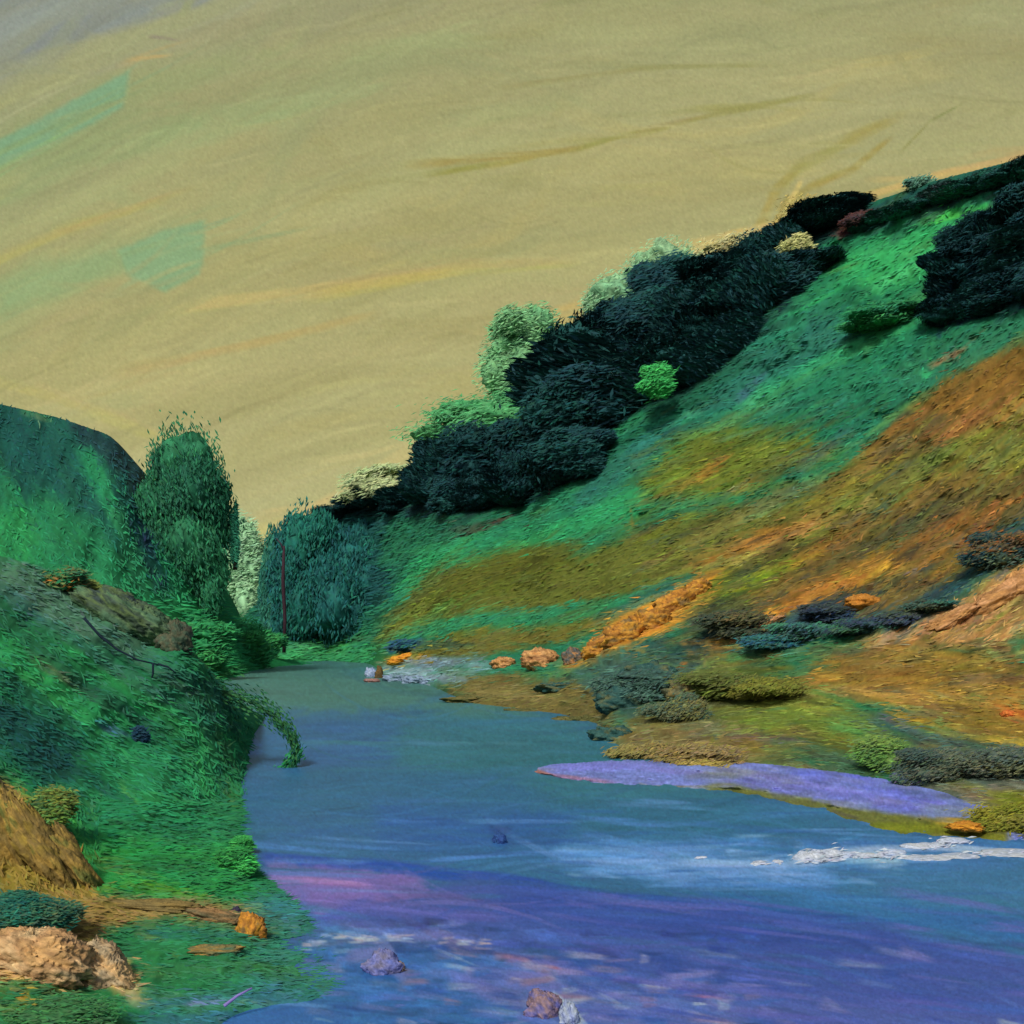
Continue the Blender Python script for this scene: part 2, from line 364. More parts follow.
R.scumble(220, lambda u, v: random.uniform(-1.5, 1.5), (3, 9), (1.5, 4), .14, .8, (860, 270, 960, 380), [(60, 150, 80), (30, 90, 66)])
R.scumble(2500, rang, (6, 20), (.8, 2), .12, .6, (150, 120, 1240, 880))
R.grain(.045)

# ---- far left hill
A = Chart((32, 112, 68), (-260, 330, 340, 780))
A.poly([(-260, 330), (0, 380), (125, 420), (150, 480), (158, 580), (110, 540), (60, 500), (0, 470), (-260, 440)], (25, 82, 68), 14)
A.poly([(0, 395), (40, 402), (60, 450), (30, 500), (0, 490)], (20, 76, 66), 16)
A.line([(118, 432), (132, 470), (148, 530), (160, 585)], (18, 62, 62), 11)
A.line([(80, 425), (110, 430)], (34, 48, 60), 9)
A.line([(85, 450), (118, 520), (140, 580)], (44, 128, 80), 12)
A.line([(25, 412), (45, 420)], (74, 116, 74), 5)
A.poly([(-40, 500), (30, 510), (45, 560), (0, 590), (-40, 570)], (40, 134, 72), 16)
A.line([(160, 480), (200, 560), (215, 620)], (40, 122, 74), 16, .7)
A.line([(200, 500), (225, 580), (235, 640)], (46, 128, 82), 9, .7)
A.poly([(150, 600), (200, 590), (260, 620), (300, 660), (240, 690), (190, 660)], (44, 138, 76), 10)
A.line([(195, 660), (240, 680)], (80, 140, 60), 4, .7)
A.line([(80, 565), (150, 600)], (44, 128, 76), 8, .6)
aang = lambda u, v: D(62 if v < 600 else 8)
A.poly([(70, 424), (118, 424), (145, 462), (150, 500), (120, 470), (80, 445)], (26, 58, 60), 7, .9)
A.scumble(1500, aang, (10, 40), (1.6, 6), .09, .6, None, [(44, 140, 80), (24, 76, 66)])
A.scumble(900, aang, (5, 16), (.8, 2), .12, .6)
A.grain(.045)

# ---- near left bank
B = Chart((32, 108, 64), (-320, 440, 380, 1160))
B.poly([(-320, 480), (0, 556), (60, 574), (120, 610), (160, 655), (230, 700), (180, 700), (120, 690), (50, 640), (0, 612), (-320, 560)], (72, 104, 84), 10)
B.line([(0, 600), (60, 640), (130, 690), (200, 725)], (28, 92, 62), 14, .8)
B.line([(0, 640), (60, 690), (110, 740)], (42, 124, 72), 13, .8)
B.line([(40, 660), (100, 700)], (84, 100, 68), 8, .6)
B.line([(150, 660), (210, 690), (250, 715)], (42, 100, 76), 12, .7)
B.poly([(-320, 640), (0, 698), (50, 712), (115, 762), (90, 794), (40, 786), (0, 748), (-320, 720)], (17, 70, 60), 9)
B.line([(0, 672), (60, 720), (120, 760)], (24, 92, 62), 12, .7)
B.poly([(90, 730), (150, 714), (190, 745), (200, 800), (120, 830), (60, 800)], (32, 112, 68), 12)
B.line([(120, 712), (160, 718), (190, 745)], (44, 146, 78), 10, .8)
B.line([(185, 745), (190, 790)], (46, 132, 76), 14, .6)
B.line([(100, 726), (125, 735)], (58, 104, 120), 6, .7)
B.line([(60, 790), (75, 830)], (60, 146, 66), 7, .7)
B.line([(205, 700), (225, 760), (234, 835)], (36, 92, 52), 9, .7)
B.poly([(60, 835), (240, 845), (262, 880), (240, 900), (100, 896), (85, 870)], (36, 122, 58), 9)
B.line([(75, 855), (120, 862)], (84, 100, 44), 6, .6)
B.line([(105, 888), (135, 884), (200, 896)], (96, 140, 44), 3, .7)
B.poly([(-320, 760), (-5, 776), (28, 800), (60, 828), (98, 892), (100, 915), (50, 925), (20, 905), (-320, 900)], (138, 112, 46), 5)
B.line([(5, 785), (30, 830), (70, 885)], (160, 120, 56), 5, .8)
B.line([(18, 790), (45, 850)], (96, 120, 44), 5, .7)
B.line([(55, 830), (90, 888)], (176, 132, 36), 6, .7)
B.line([(0, 780), (14, 802)], (50, 40, 30), 4, .8)
B.poly([(-320, 890), (10, 898), (42, 915), (40, 935), (-320, 930)], (26, 88, 72), 5)
B.poly([(30, 900), (100, 894), (190, 900), (262, 922), (268, 944), (210, 945), (110, 925), (80, 955), (40, 945)], (138, 108, 56), 5)
B.line([(180, 905), (240, 915)], (150, 106, 70), 6, .7)
B.line([(240, 915), (262, 935)], (206, 146, 52), 8, .8)
B.line([(180, 945), (240, 948)], (160, 116, 48), 5, .7)
B.poly([(105, 925), (180, 918), (245, 928), (250, 960), (210, 995), (150, 1020), (135, 960)], (40, 110, 66), 7)
B.line([(150, 930), (230, 935)], (38, 92, 78), 9, .6)
B.poly([(255, 885), (300, 900), (330, 940), (350, 1000), (300, 1010), (240, 1000), (250, 950)], (44, 106, 84), 8)
B.line([(160, 970), (240, 965), (330, 975)], (48, 118, 68), 10, .6)
B.poly([(140, 1000), (230, 990), (340, 995), (330, 1040), (140, 1060)], (56, 104, 128), 9, .8)
B.line([(170, 1010), (250, 1004)], (52, 112, 78), 6, .6)
B.line([(190, 1004), (230, 1000)], (110, 130, 160), 4, .6)
B.line([(280, 905), (300, 940), (320, 970)], (50, 108, 128), 8, .5)
B.poly([(-320, 920), (20, 928), (60, 940), (95, 955), (132, 962), (142, 1004), (110, 990), (60, 982), (-320, 985)], (200, 152, 92), 5)
B.line([(0, 940), (60, 955), (130, 985)], (214, 164, 108), 10, .7)
B.line([(100, 960), (135, 1000)], (184, 156, 118), 8, .7)
B.poly([(-320, 985), (40, 985), (110, 995), (140, 1030), (130, 1160), (-320, 1160)], (44, 108, 62), 8)
B.line([(25, 985), (20, 1024)], (172, 128, 48), 7, .8)
B.line([(45, 1010), (55, 985)], (120, 96, 50), 5, .7)
for (p_, c_, w_, a_) in [([(0, 590), (70, 640), (150, 690), (225, 720)], (52, 92, 78), 9, .8), ([(0, 620), (90, 690), (160, 730)], (26, 84, 60), 9, .8), ([(0, 655), (80, 715), (130, 760)], (44, 132, 74), 8, .8),
                          ([(60, 640), (140, 700), (200, 760)], (38, 116, 66), 9, .7), ([(110, 650), (200, 710), (226, 800)], (30, 90, 62), 8, .8), ([(150, 700), (200, 740), (214, 840)], (46, 138, 74), 9, .6),
                          ([(100, 780), (150, 800), (220, 806)], (34, 120, 72), 9, .6), ([(110, 870), (180, 866), (240, 850)], (30, 100, 50), 7, .7), ([(0, 720), (60, 760), (110, 790)], (14, 62, 58), 9, .7)]:
    B.line(p_, c_, w_, a_)
def bang(u, v):
    if v < 800: return D(38 if u < 190 else 60)
    if v < 900 and u < 100: return D(58)
    return D(6)
B.scumble(2400, bang, (12, 44), (1.6, 5.5), .10, .62, None, [(44, 140, 74), (22, 78, 62), (60, 100, 80)])
B.scumble(700, bang, (6, 26), (1.0, 3.4), .13, .7, (-20, 780, 280, 1100), [(184, 130, 52), (60, 96, 60)])
B.scumble(1500, bang, (5, 18), (.8, 2), .12, .6)
B.grain(.045)

# ---- water
W = Chart((58, 106, 134), (-200, 632, 1260, 1220))
W.poly([(140, 632), (400, 632), (480, 690), (600, 735), (430, 715), (300, 722), (200, 735)], (80, 124, 106), 14)  # grazing reflection on the far water, painted in as colour
W.poly([(240, 715), (420, 712), (430, 745), (380, 765), (250, 770)], (58, 102, 138), 10)
W.poly([(400, 715), (620, 720), (740, 800), (560, 812), (400, 780)], (58, 114, 118), 14)  # teal of the same reflection, put into the water colour
W.poly([(280, 770), (500, 770), (560, 800), (420, 812), (280, 810)], (54, 104, 128), 12)
W.poly([(220, 735), (300, 740), (305, 775), (240, 790)], (62, 110, 140), 8)
W.poly([(242, 742), (255, 738), (263, 748), (255, 758), (243, 755)], (74, 124, 178), 4)
W.poly([(560, 800), (740, 800), (800, 820), (860, 836), (700, 840), (560, 830)], (54, 108, 126), 10)
W.poly([(380, 805), (580, 812), (560, 850), (380, 850)], (50, 92, 146), 14, .8)
W.poly([(490, 822), (510, 825), (512, 845), (498, 848)], (40, 62, 112), 5, .8)
W.poly([(560, 840), (800, 838), (1260, 845), (1260, 900), (900, 900), (640, 880), (560, 862)], (74, 122, 164), 10)
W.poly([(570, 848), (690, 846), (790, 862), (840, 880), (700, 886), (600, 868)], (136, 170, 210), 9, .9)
W.poly([(840, 868), (1260, 858), (1260, 925), (940, 915), (840, 900)], (66, 116, 142), 10)
W.poly([(700, 890), (900, 905), (1260, 930), (1260, 960), (900, 925), (700, 905)], (58, 112, 152), 8)
W.line([(250, 862), (380, 866), (500, 880), (640, 900), (760, 912), (900, 922)], (46, 76, 150), 9, .8)
W.poly([(268, 890), (480, 880), (660, 902), (860, 922), (1040, 960), (1260, 990), (1260, 1220), (600, 1220), (560, 960), (320, 938)], (72, 88, 146), 8)
W.poly([(500, 890), (690, 908), (880, 930), (1000, 960), (700, 940), (500, 915)], (56, 78, 144), 10, .8)
W.poly([(900, 910), (1260, 935), (1260, 970), (980, 940)], (56, 104, 150), 8, .8)
W.poly([(264, 862), (330, 866), (420, 876), (430, 893), (340, 915), (300, 912), (274, 896)], (132, 106, 162), 5)
W.line([(300, 880), (360, 884)], (170, 120, 160), 5, .6)
W.line([(300, 935), (360, 905), (500, 915)], (92, 92, 160), 10, .6)
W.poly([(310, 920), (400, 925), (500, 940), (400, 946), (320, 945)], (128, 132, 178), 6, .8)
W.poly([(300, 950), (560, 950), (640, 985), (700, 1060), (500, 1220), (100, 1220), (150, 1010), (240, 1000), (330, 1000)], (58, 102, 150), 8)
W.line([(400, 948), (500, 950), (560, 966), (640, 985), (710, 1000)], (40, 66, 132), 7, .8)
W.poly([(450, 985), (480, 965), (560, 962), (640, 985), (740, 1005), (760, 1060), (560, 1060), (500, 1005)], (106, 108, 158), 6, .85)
W.line([(515, 957), (560, 970)], (172, 96, 104), 3, .8)
W.poly([(660, 990), (760, 1000), (1260, 1010), (1260, 1090), (680, 1060)], (90, 98, 152), 12, .7)
W.line([(690, 995), (720, 998)], (180, 110, 140), 2.5, .7)
W.line([(860, 1005), (960, 1000)], (92, 100, 160), 5, .5)
W.line([(440, 860), (560, 852), (700, 858)], (90, 138, 190), 4, .7)
W.line([(300, 742), (420, 744), (520, 742)], (72, 128, 132), 2.5, .6)
W.poly([(240, 800), (262, 840), (262, 870), (236, 880)], (40, 96, 104), 6, .6)  # greenish reflection of the left bank, painted on the water
W.poly([(300, 895), (345, 930), (340, 960), (300, 950)], (66, 108, 160), 8, .6)
wang = lambda u, v: D(1 + (7 if v > 880 else 0) * min(1, max(0, (u - 300) / 500)) + (3 if v > 950 else 0))
W.scumble(3000, wang, (30, 120), (1.0, 4.5), .085, .55, None, [(86, 128, 176), (60, 116, 128)])
W.scumble(1400, wang, (10, 40), (.8, 2.2), .08, .55)
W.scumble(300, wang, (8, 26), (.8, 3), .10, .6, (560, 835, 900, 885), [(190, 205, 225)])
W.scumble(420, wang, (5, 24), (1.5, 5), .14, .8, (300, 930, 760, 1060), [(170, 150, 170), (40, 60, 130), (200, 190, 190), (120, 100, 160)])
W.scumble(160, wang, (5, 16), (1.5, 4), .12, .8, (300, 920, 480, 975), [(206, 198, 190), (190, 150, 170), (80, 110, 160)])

for k_ in range(46):
    f_ = random.random(); u_ = 306 + 180 * f_; v_ = float(np.interp(u_, [306, 330, 400, 486], [947, 938, 937, 944])) + random.gauss(0, 2.6)
    W.dab(u_, v_, D(2) + random.gauss(0, .08), random.uniform(4, 13), random.uniform(.8, 2.2), random.choice([(210, 202, 184), (190, 178, 182), (206, 170, 160), (176, 184, 204)]), random.uniform(.3, .8))
for k_ in range(210):
    u_ = random.gauss(560, 150); v_ = random.uniform(950, 1040)
    if u_ < 320: continue
    W.dab(u_, v_, D(6) + random.gauss(0, .13), random.uniform(6, 30), random.uniform(1.5, 5.5), random.choice([(150, 130, 172), (120, 112, 168), (60, 100, 156), (176, 158, 172), (48, 74, 136), (160, 118, 132), (104, 120, 170), (186, 184, 180)]), random.uniform(.25, .7))
for k_ in range(120):
    W.dab(random.uniform(560, 1240), random.uniform(900, 1060), D(6) + random.gauss(0, .06), random.uniform(20, 90), random.uniform(1.5, 5), random.choice([(96, 92, 158), (64, 80, 148), (110, 104, 164), (72, 100, 164)]), random.uniform(.3, .7))
for k_ in range(90):
    W.dab(random.uniform(260, 1240), random.uniform(800, 900), D(1) + random.gauss(0, .04), random.uniform(20, 90), random.uniform(1, 3.5), random.choice([(86, 134, 186), (52, 96, 148), (112, 154, 196), (60, 118, 140)]), random.uniform(.3, .6))

W.line([(525, 982), (550, 978)], (150, 116, 130), 5, .5); W.line([(556, 1000), (580, 1022)], (184, 184, 178), 8, .8)
W.line([(355, 955), (385, 950), (400, 975)], (112, 116, 160), 10, .8); W.line([(200, 1010), (260, 1000), (320, 1006)], (96, 132, 176), 5, .6)
W.scumble(160, wang, (6, 20), (1.5, 4), .06, .8, (790, 844, 906, 870), [(196, 204, 206), (206, 204, 190)])
W.line([(800, 860), (850, 856), (900, 858)], (176, 190, 196), 8, .7); W.line([(860, 850), (940, 848), (1040, 852)], (170, 184, 200), 5, .6)
W.line([(690, 862), (780, 864)], (160, 180, 205), 5, .6)
W.grain(.04)
print('charts', round(time.time() - T0, 1))

# ================================================================== SURFACES
def ip(xs, ys, x, smooth=0):
    y = np.interp(x, xs, ys)
    if smooth:
        acc = np.zeros_like(y)
        for k in range(-4, 5): acc += np.interp(x + k * smooth / 4, xs, ys)
        y = acc / 9
    return y
ru = [150, 200, 240, 262, 285, 320, 400, 430, 445, 530, 545, 640, 700, 760, 800, 850, 930, 1024, 1260]
rv = [640, 634, 622, 600, 556, 524, 496, 490, 462, 446, 372, 312, 280, 252, 226, 210, 182, 158, 96]
rY = [480, 480, 480, 480, 478, 470, 425, 408, 402, 392, 390, 375, 362, 348, 338, 325, 300, 268, 200]
su = [150, 200, 330, 372, 384, 430, 470, 560, 600, 616, 690, 760, 850, 900, 950, 985, 1024, 1260]
sv = [672, 668, 661, 664, 678, 686, 704, 715, 726, 750, 764, 769, 779, 788, 802, 832, 845, 870]
def right_hill(u, t):                          # t 0 at the water, 1 at the crest, more than 1 down the far side
    vs_ = ip(su, sv, u, 6); vr_ = ip(ru, rv, u, 9); yr_ = ip(ru, rY, u, 20)
    ys_ = H * F / (vs_ - HZ)
    tc = np.minimum(t, 1.0)
    v = vs_ + (vr_ - vs_) * tc
    ex = np.interp(u, [370, 450], [.5, 1.0])
    Y = ys_ + (yr_ - ys_) * tc ** ex
    a = D(-30); p = u * math.cos(a) + v * math.sin(a); q = -u * math.sin(a) + v * math.cos(a)
    rel = fbm(p / 150, q / 42, 5, 4) + .5 * fbm(u / 22, v / 18, 8, 3)
    env = np.clip(tc * 5, 0, 1)
    Y = Y + rel * env * np.minimum(.030 * Y, .11 * (yr_ - ys_))
    cap = np.where(v > HZ + 1, (H - .15 * np.clip(tc * 30, 0, 1)) * F / np.maximum(v - HZ, 1), 1e9)
    Y = np.minimum(Y, cap)
    z = H + (HZ - v) / F * Y; X = (u - 512) / F * Y
    b = np.maximum(t - 1, 0)
    Y = Y + b * 420; X = X + b * 60; z = z - (b ** 1.35) * 260
    z = z - np.clip(.02 - t, 0, .02) * 40
    return X, Y, z, v - b * 60
def build_surface(name, fn, us, ts, chart, mat, impasto, gain=None):
    UU, TT = np.meshgrid(us, ts)
    X, Y, Z, CV = fn(UU, TT)
    CU = UU
    if isinstance(CV, tuple): CU, CV = CV
    rgb = chart.sample(CU, CV); h = chart.sample(CU, CV, chart.r); gain = GAIN_HILL
    d = np.maximum(Y, 20) / F
    Z = Z + h * impasto * d; Y = Y - h * impasto * d * .8
    me = mesh_from(name, np.stack([X, Y, Z], -1), grid_faces(*UU.shape), albedo(rgb.reshape(-1, 3), gain), mat)
    o = link(name, me); tag(o, kind='structure'); return o
us = np.concatenate([np.arange(150, 1060, 1.1), np.arange(1060, 1260, 4)])
ts = np.concatenate([[-.02, -.01], np.linspace(0, 1, 520), 1 + np.linspace(.004, .35, 40)])
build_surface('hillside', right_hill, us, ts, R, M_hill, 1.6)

au = np.array([-260, -120, 0, 60, 112, 150, 190, 225, 240, 262, 320.])
a_by = np.array([120, 125, 130, 140, 160, 190, 230, 262, 300, 345, 395.])
a_rv = np.array([350, 388, 404, 418, 436, 480, 530, 604, 640, 656, 664.])
a_ry = np.array([300, 305, 310, 310, 310, 315, 320, 330, 340, 362, 400.])
def far_left(u, t):
    by = ip(au, a_by, u, 12); vr_ = ip(au, a_rv, u, 8); yr_ = ip(au, a_ry, u, 12)
    vb = HZ + (H + .4) * F / by
    tc = np.minimum(t, 1)
    v = vb + (vr_ - vb) * tc; Y = by + (yr_ - by) * tc
    rel = fbm(u / 40 + v / 160, v / 120, 15, 4)
    Y = Y + rel * np.clip(tc * 4, 0, 1) * np.minimum(.025 * Y, .07 * (yr_ - by))
    cap = np.where(v > HZ + 1, (H + .4 - .3 * np.clip(tc * 10, 0, 1)) * F / np.maximum(v - HZ, 1), 1e9)
    Y = np.minimum(Y, cap)
    z = H + (HZ - v) / F * Y; X = (u - 512) / F * Y
    b = np.maximum(t - 1, 0)
    return X, Y + b * 300, z - b ** 1.3 * 200, v - b * 50
build_surface('far_hillside', far_left, np.arange(-260, 320, 1.3), np.concatenate([np.linspace(0, 1, 260), 1 + np.linspace(.006, .35, 30)]), A, M_hill, 1.6)

# near left bank: control net of (u, v, distance), columns from the outer side to the nose of the bank
net = [
 [(-420, 1400, 17), (-420, 1080, 24), (-400, 950, 32), (-400, 830, 42), (-380, 650, 58), (-360, 470, 88)],
 [(-200, 1300, 19.6), (-200, 1030, 29), (-190, 930, 36), (-190, 820, 46), (-190, 670, 62), (-170, 520, 90)],
 [(-20, 1180, 23.9), (-20, 1000, 31), (-20, 920, 38), (-20, 820, 48), (-30, 690, 64), (0, 556, 92)],
 [(60, 1105, 27.7), (40, 980, 33.5), (40, 910, 40), (35, 820, 50), (20, 705, 66), (62, 575, 95)],
 [(190, 1062, 30.4), (115, 965, 36.5), (98, 902, 43), (90, 825, 53), (82, 725, 70), (130, 603, 95)],
 [(248, 1020, 33.7), (205, 940, 40), (175, 885, 47), (160, 825, 56), (155, 745, 74), (190, 650, 93)],
 [(318, 1012, 34.4), (270, 944, 41.4), (230, 890, 49), (212, 848, 57), (208, 785, 76), (222, 690, 98)],
 [(346, 996, 36.0), (313, 935, 43.19), (278, 893, 50.1), (246, 862, 56.8), (239, 800, 77.5), (246, 720, 118)],
 [(352, 1002, 35.9), (322, 940, 43.0), (288, 898, 50.2), (252, 868, 56.9), (245, 806, 78), (256, 742, 128)],
]
net = np.array(net, float)
def catmull(P, x):                            # P (n, ...), x array of parameters in 0..n-1
    n = len(P); i = np.clip(np.floor(x).astype(int), 0, n - 2); f = (x - i)
    g = lambda k: P[np.clip(i + k, 0, n - 1)]
    sh = (slice(None),) + (None,) * (P.ndim - 1); f = f[sh]
    a, b, c, d = g(-1), g(0), g(1), g(2)
    tl = .5
    return b + f * tl * (c - a) + f * f * (tl * (2 * a - 5 * b + 4 * c - d)) * 1.0 + f ** 3 * (tl * (3 * b - a - 3 * c + d))
nc, nr = 430, 420
G1 = catmull(net, np.linspace(0, 8, nc))                       # nc x 6 x 3
G2 = catmull(np.swapaxes(G1, 0, 1).copy(), np.linspace(0, 5, nr))    # nr x nc x 3
bu, bv, bY = G2[..., 0], G2[..., 1], G2[..., 2]
rel = fbm(bu / 50 + bv / 90, bv / 50, 44, 4)
kk_ = np.clip((np.linspace(0, 8, nc) - 6) / 2, 0, 1)[None, :]
bu = bu + kk_ * (7 * fbm(bv / 16, bv * 0 + 3, 91, 4) + 2) * np.clip((bv - 735) / 40, 0, 1)
ee = np.clip((8 - np.linspace(0, 8, nc)) / 2.0, 0, 1)[None, :] * np.clip(np.linspace(0, 5, nr) / .6, 0, 1)[:, None]
bY = bY * (1 + .03 * rel * ee)
bz = H + (HZ - bv) / F * bY; bX = (bu - 512) / F * bY
# the foot of the outermost column and of the bottom row sinks under the water
k = np.linspace(0, 8, nc)[None, :]; bz = bz - np.clip(k - 7, 0, 1) ** 2 * 1.2
k = np.linspace(0, 5, nr)[:, None]; bz = bz - np.clip(.25 - k, 0, 1) * 2.5
# far side of the crest
extra = 60
e = np.linspace(0, 1, extra + 1)[1:, None]
X2 = bX[-1][None] - e * 10; Y2 = bY[-1][None] + e * 60; Z2 = bz[-1][None] + (-2.0 - bz[-1][None]) * e ** 1.2
X_ = np.vstack([bX, X2]); Y_ = np.vstack([bY, Y2]); Z_ = np.vstack([bz, Z2])
CU = np.vstack([bu, np.repeat(bu[-1][None], extra, 0)]); CV = np.vstack([bv, bv[-1][None] - e * 50])
rgb = B.sample(CU, CV); hh = B.sample(CU, CV, B.r)
Z_ = Z_ + hh * 1.5 * Y_ / F
NB = np.stack([X_, Y_, Z_], -1)
o = link('river_bank', mesh_from('river_bank', NB, grid_faces(*X_.shape), albedo(rgb.reshape(-1, 3), GAIN_HILL * np.array([.95, .84, .98])), M_bank)); tag(o, kind='structure')

# water: one sheet, finer towards the camera, out beyond every shore
wu = np.concatenate([np.linspace(-1400, 150, 60), np.arange(152, 1050, 1.5), np.linspace(1052, 2400, 60)])
wv = np.concatenate([[640, 648], np.arange(652, 1030, 1.0), np.linspace(1032, 1200, 60), np.linspace(1210, 3200, 60)])
def water(u, v):
    Y = H * F / (v - HZ)
    cu = u; return (u - 512) / F * Y, Y, 0 * Y, (cu, v)
UU, VV = np.meshgrid(wu, wv)
Yw = H * F / (VV - HZ); Xw = (UU - 512) / F * Yw
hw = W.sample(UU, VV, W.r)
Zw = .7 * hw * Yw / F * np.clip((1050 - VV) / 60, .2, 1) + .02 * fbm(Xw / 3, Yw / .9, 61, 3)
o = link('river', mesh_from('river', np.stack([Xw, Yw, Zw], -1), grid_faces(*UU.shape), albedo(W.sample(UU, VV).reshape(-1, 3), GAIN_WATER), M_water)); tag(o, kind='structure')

# low land under and behind everything
g = np.linspace(-3000, 3000, 41); gx, gy = np.meshgrid(g, g)
o = link('ground', mesh_from('ground', np.stack([gx, gy, np.full_like(gx, -3.0)], -1), grid_faces(41, 41), np.tile(albedo((44, 104, 66)), (41 * 41, 1)), M_hill)); tag(o, kind='structure')

# sky: part of a dome 1800 m away, standing wholly beyond the hills
su_ = np.concatenate([np.linspace(-2600, -60, 60), np.arange(-58, 1084, 1.6), np.linspace(1086, 3600, 60)])
sv_ = np.concatenate([np.linspace(-1500, -20, 50), np.arange(-18, 640, 1.6), np.linspace(642, 800, 10)])
UU, VV = np.meshgrid(su_, sv_)
dx = (UU - 512) / F; dz = (HZ - VV) / F; nn = 1800 / np.sqrt(dx * dx + 1 + dz * dz)
def mirror(x, lo, hi):
    w = hi - lo; y = np.mod(x - lo, 2 * w); return lo + np.where(y > w, 2 * w - y, y)
skc = lin(S.sample(mirror(UU, -240, 1290), np.clip(VV, -138, 700)))
o = link('sky', mesh_from('sky', np.stack([dx * nn, nn, H + dz * nn], -1), grid_faces(*UU.shape), skc.reshape(-1, 3), M_sky)); tag(o, kind='structure')
print('surfaces', round(time.time() - T0, 1))

# lavender gravel bar along the right shore
def flat_bar(name, top, bot, u0, u1, colf, zmax=.5, n=(460, 60), mat=M_bank, chart=None):
    uu = np.linspace(u0, u1, n[0]); t = np.linspace(0, 1, n[1])
    Ug, Tg = np.meshgrid(uu, t)
    vt = ip([p[0] for p in top], [p[1] for p in top], Ug, 3); vb = ip([p[0] for p in bot], [p[1] for p in bot], Ug, 3)
    vb = vb + 1.6 * fbm(Ug / 9, Ug * 0, 71, 3); vt = vt + 1.2 * fbm(Ug / 9, Ug * 0 + 3, 72, 3)
    Vg = vt + (vb - vt) * Tg
    hz = zmax * np.clip(np.minimum(Tg, 1 - Tg) * 4, 0, 1) * np.clip((Ug - u0) / 25, 0, 1) * np.clip((u1 - Ug) / 25, 0, 1)
    Yg = H * F / (Vg - HZ); z = -.12 + hz * (.8 + .5 * fbm(Ug / 20, Vg / 6, 73, 3))
    Yg = (H - z) * F / (Vg - HZ)
    rgb = chart.sample(Ug, Vg); z = z + chart.sample(Ug, Vg, chart.r) * Yg / F * .8
    me = mesh_from(name, np.stack([(Ug - 512) / F * Yg, Yg, z], -1), grid_faces(*Ug.shape), albedo(rgb.reshape(-1, 3), np.array([1.22, .92, .88])), mat)
    return link(name, me)
L_ = Chart((122, 120, 178), (500, 740, 1100, 880))
L_.poly([(690, 788), (740, 785), (830, 804), (930, 819), (1010, 822), (1000, 860), (900, 845), (800, 812), (700, 796)], (108, 100, 48), 2.5, 1, .3)
L_.line([(740, 796), (820, 815), (900, 834)], (96, 88, 36), 5, .8)
L_.line([(880, 828), (940, 828), (1000, 836)], (118, 114, 30), 7, .8)
L_.line([(945, 820), (985, 822)], (206, 140, 38), 5, .95)
L_.line([(700, 772), (760, 776), (800, 780)], (136, 124, 120), 6, .7)
L_.line([(560, 768), (640, 768), (690, 775)], (134, 124, 196), 6, .7)
L_.line([(560, 776), (610, 782)], (150, 104, 130), 3, .8)
L_.line([(600, 786), (690, 788)], (124, 108, 82), 2, .8)
L_.line([(532, 770), (552, 776)], (186, 106, 88), 3, .9)
L_.line([(760, 780), (880, 800), (960, 812)], (128, 116, 186), 9, .8)
L_.line([(800, 775), (860, 780), (920, 800)], (110, 108, 196), 7, .7)
L_.line([(930, 808), (1000, 816)], (134, 124, 160), 8, .7)
L_.scumble(260, lambda u, v: D(5), (8, 26), (1.5, 4), .1, .8, (690, 762, 1040, 806), [(130, 118, 100), (112, 104, 84), (104, 110, 90)])
L_.scumble(900, lambda u, v: D(4 + (8 if u > 750 else 0)), (5, 22), (1, 2.6), .08, .6, None, [(150, 120, 130), (110, 104, 190)])
L_.grain(.06)
o = flat_bar('gravel_bar', [(528, 768), (560, 762), (620, 758), (690, 757), (760, 759), (850, 769), (900, 777), (980, 794), (1040, 808)],
             [(528, 772), (560, 779), (610, 786), (690, 790), (760, 799), (800, 808), (850, 824), (900, 838), (960, 842), (1040, 846)], 528, 1040, None, .45, chart=L_)
tag(o, kind='structure')

# ================================================================== PLANTS
def dabs(P, Dv, L, Wd, rgb, bend=.12, face=None, nj=.2):
    """many small curved leaf-like dabs: centre P, direction Dv, length L, width Wd"""
    n = len(P)
    Dv = Dv / (np.linalg.norm(Dv, axis=1, keepdims=True) + 1e-9)
    r = rng.normal(0, 1, (n, 3)) if face is None else face + rng.normal(0, nj, (n, 3))
    S_ = np.cross(Dv, r); S_ /= (np.linalg.norm(S_, axis=1, keepdims=True) + 1e-9)
    Nn = np.cross(S_, Dv)
    if face is not None: Nn = Nn * np.sign((Nn * face).sum(1, keepdims=True) + 1e-9)
    L = L[:, None]; Wd = Wd[:, None]
    a = P - Dv * L * .5 - Nn * L * bend * .5; m1 = P - S_ * Wd * .5; m2 = P + S_ * Wd * .5; b = P + Dv * L * .5 - Nn * L * bend * .5
    co = np.stack([a, m1, b, m2] if face is None else [a, m2, b, m1], 1)
    if face is not None:
        fn = np.cross(co[:, 1] - co[:, 0], co[:, 2] - co[:, 0]); bad = (fn * face).sum(1) < 0
        co[bad] = co[bad][:, ::-1]
    co = co.reshape(-1, 3)
    f = np.arange(4 * n).reshape(n, 4)
    return co, f, np.repeat(rgb, 4, 0)
def blob(center, rad, seed, rough=.25, n=18):
    th = np.linspace(0, 2 * math.pi, n * 2 + 1)[:-1]; ph = np.linspace(.02, math.pi - .02, n)
    T_, P_ = np.meshgrid(th, ph)
    d = np.stack([np.cos(T_) * np.sin(P_), np.sin(T_) * np.sin(P_), np.cos(P_)], -1)
    k = 1 + rough * fbm(d[..., 0] * 2 + seed * 3.1 + d[..., 2], d[..., 1] * 2 + d[..., 2] * 1.7 + seed, seed, 3)
    co = np.array(center) + d * k[..., None] * np.array(rad)
    i = np.arange(n * n * 2).reshape(n, n * 2); j = np.roll(i, -1, 1)
    f = np.stack([i[:-1], i[1:], j[1:], j[:-1]], -1).reshape(-1, 4)
    return co.reshape(-1, 3), f, n * n * 2
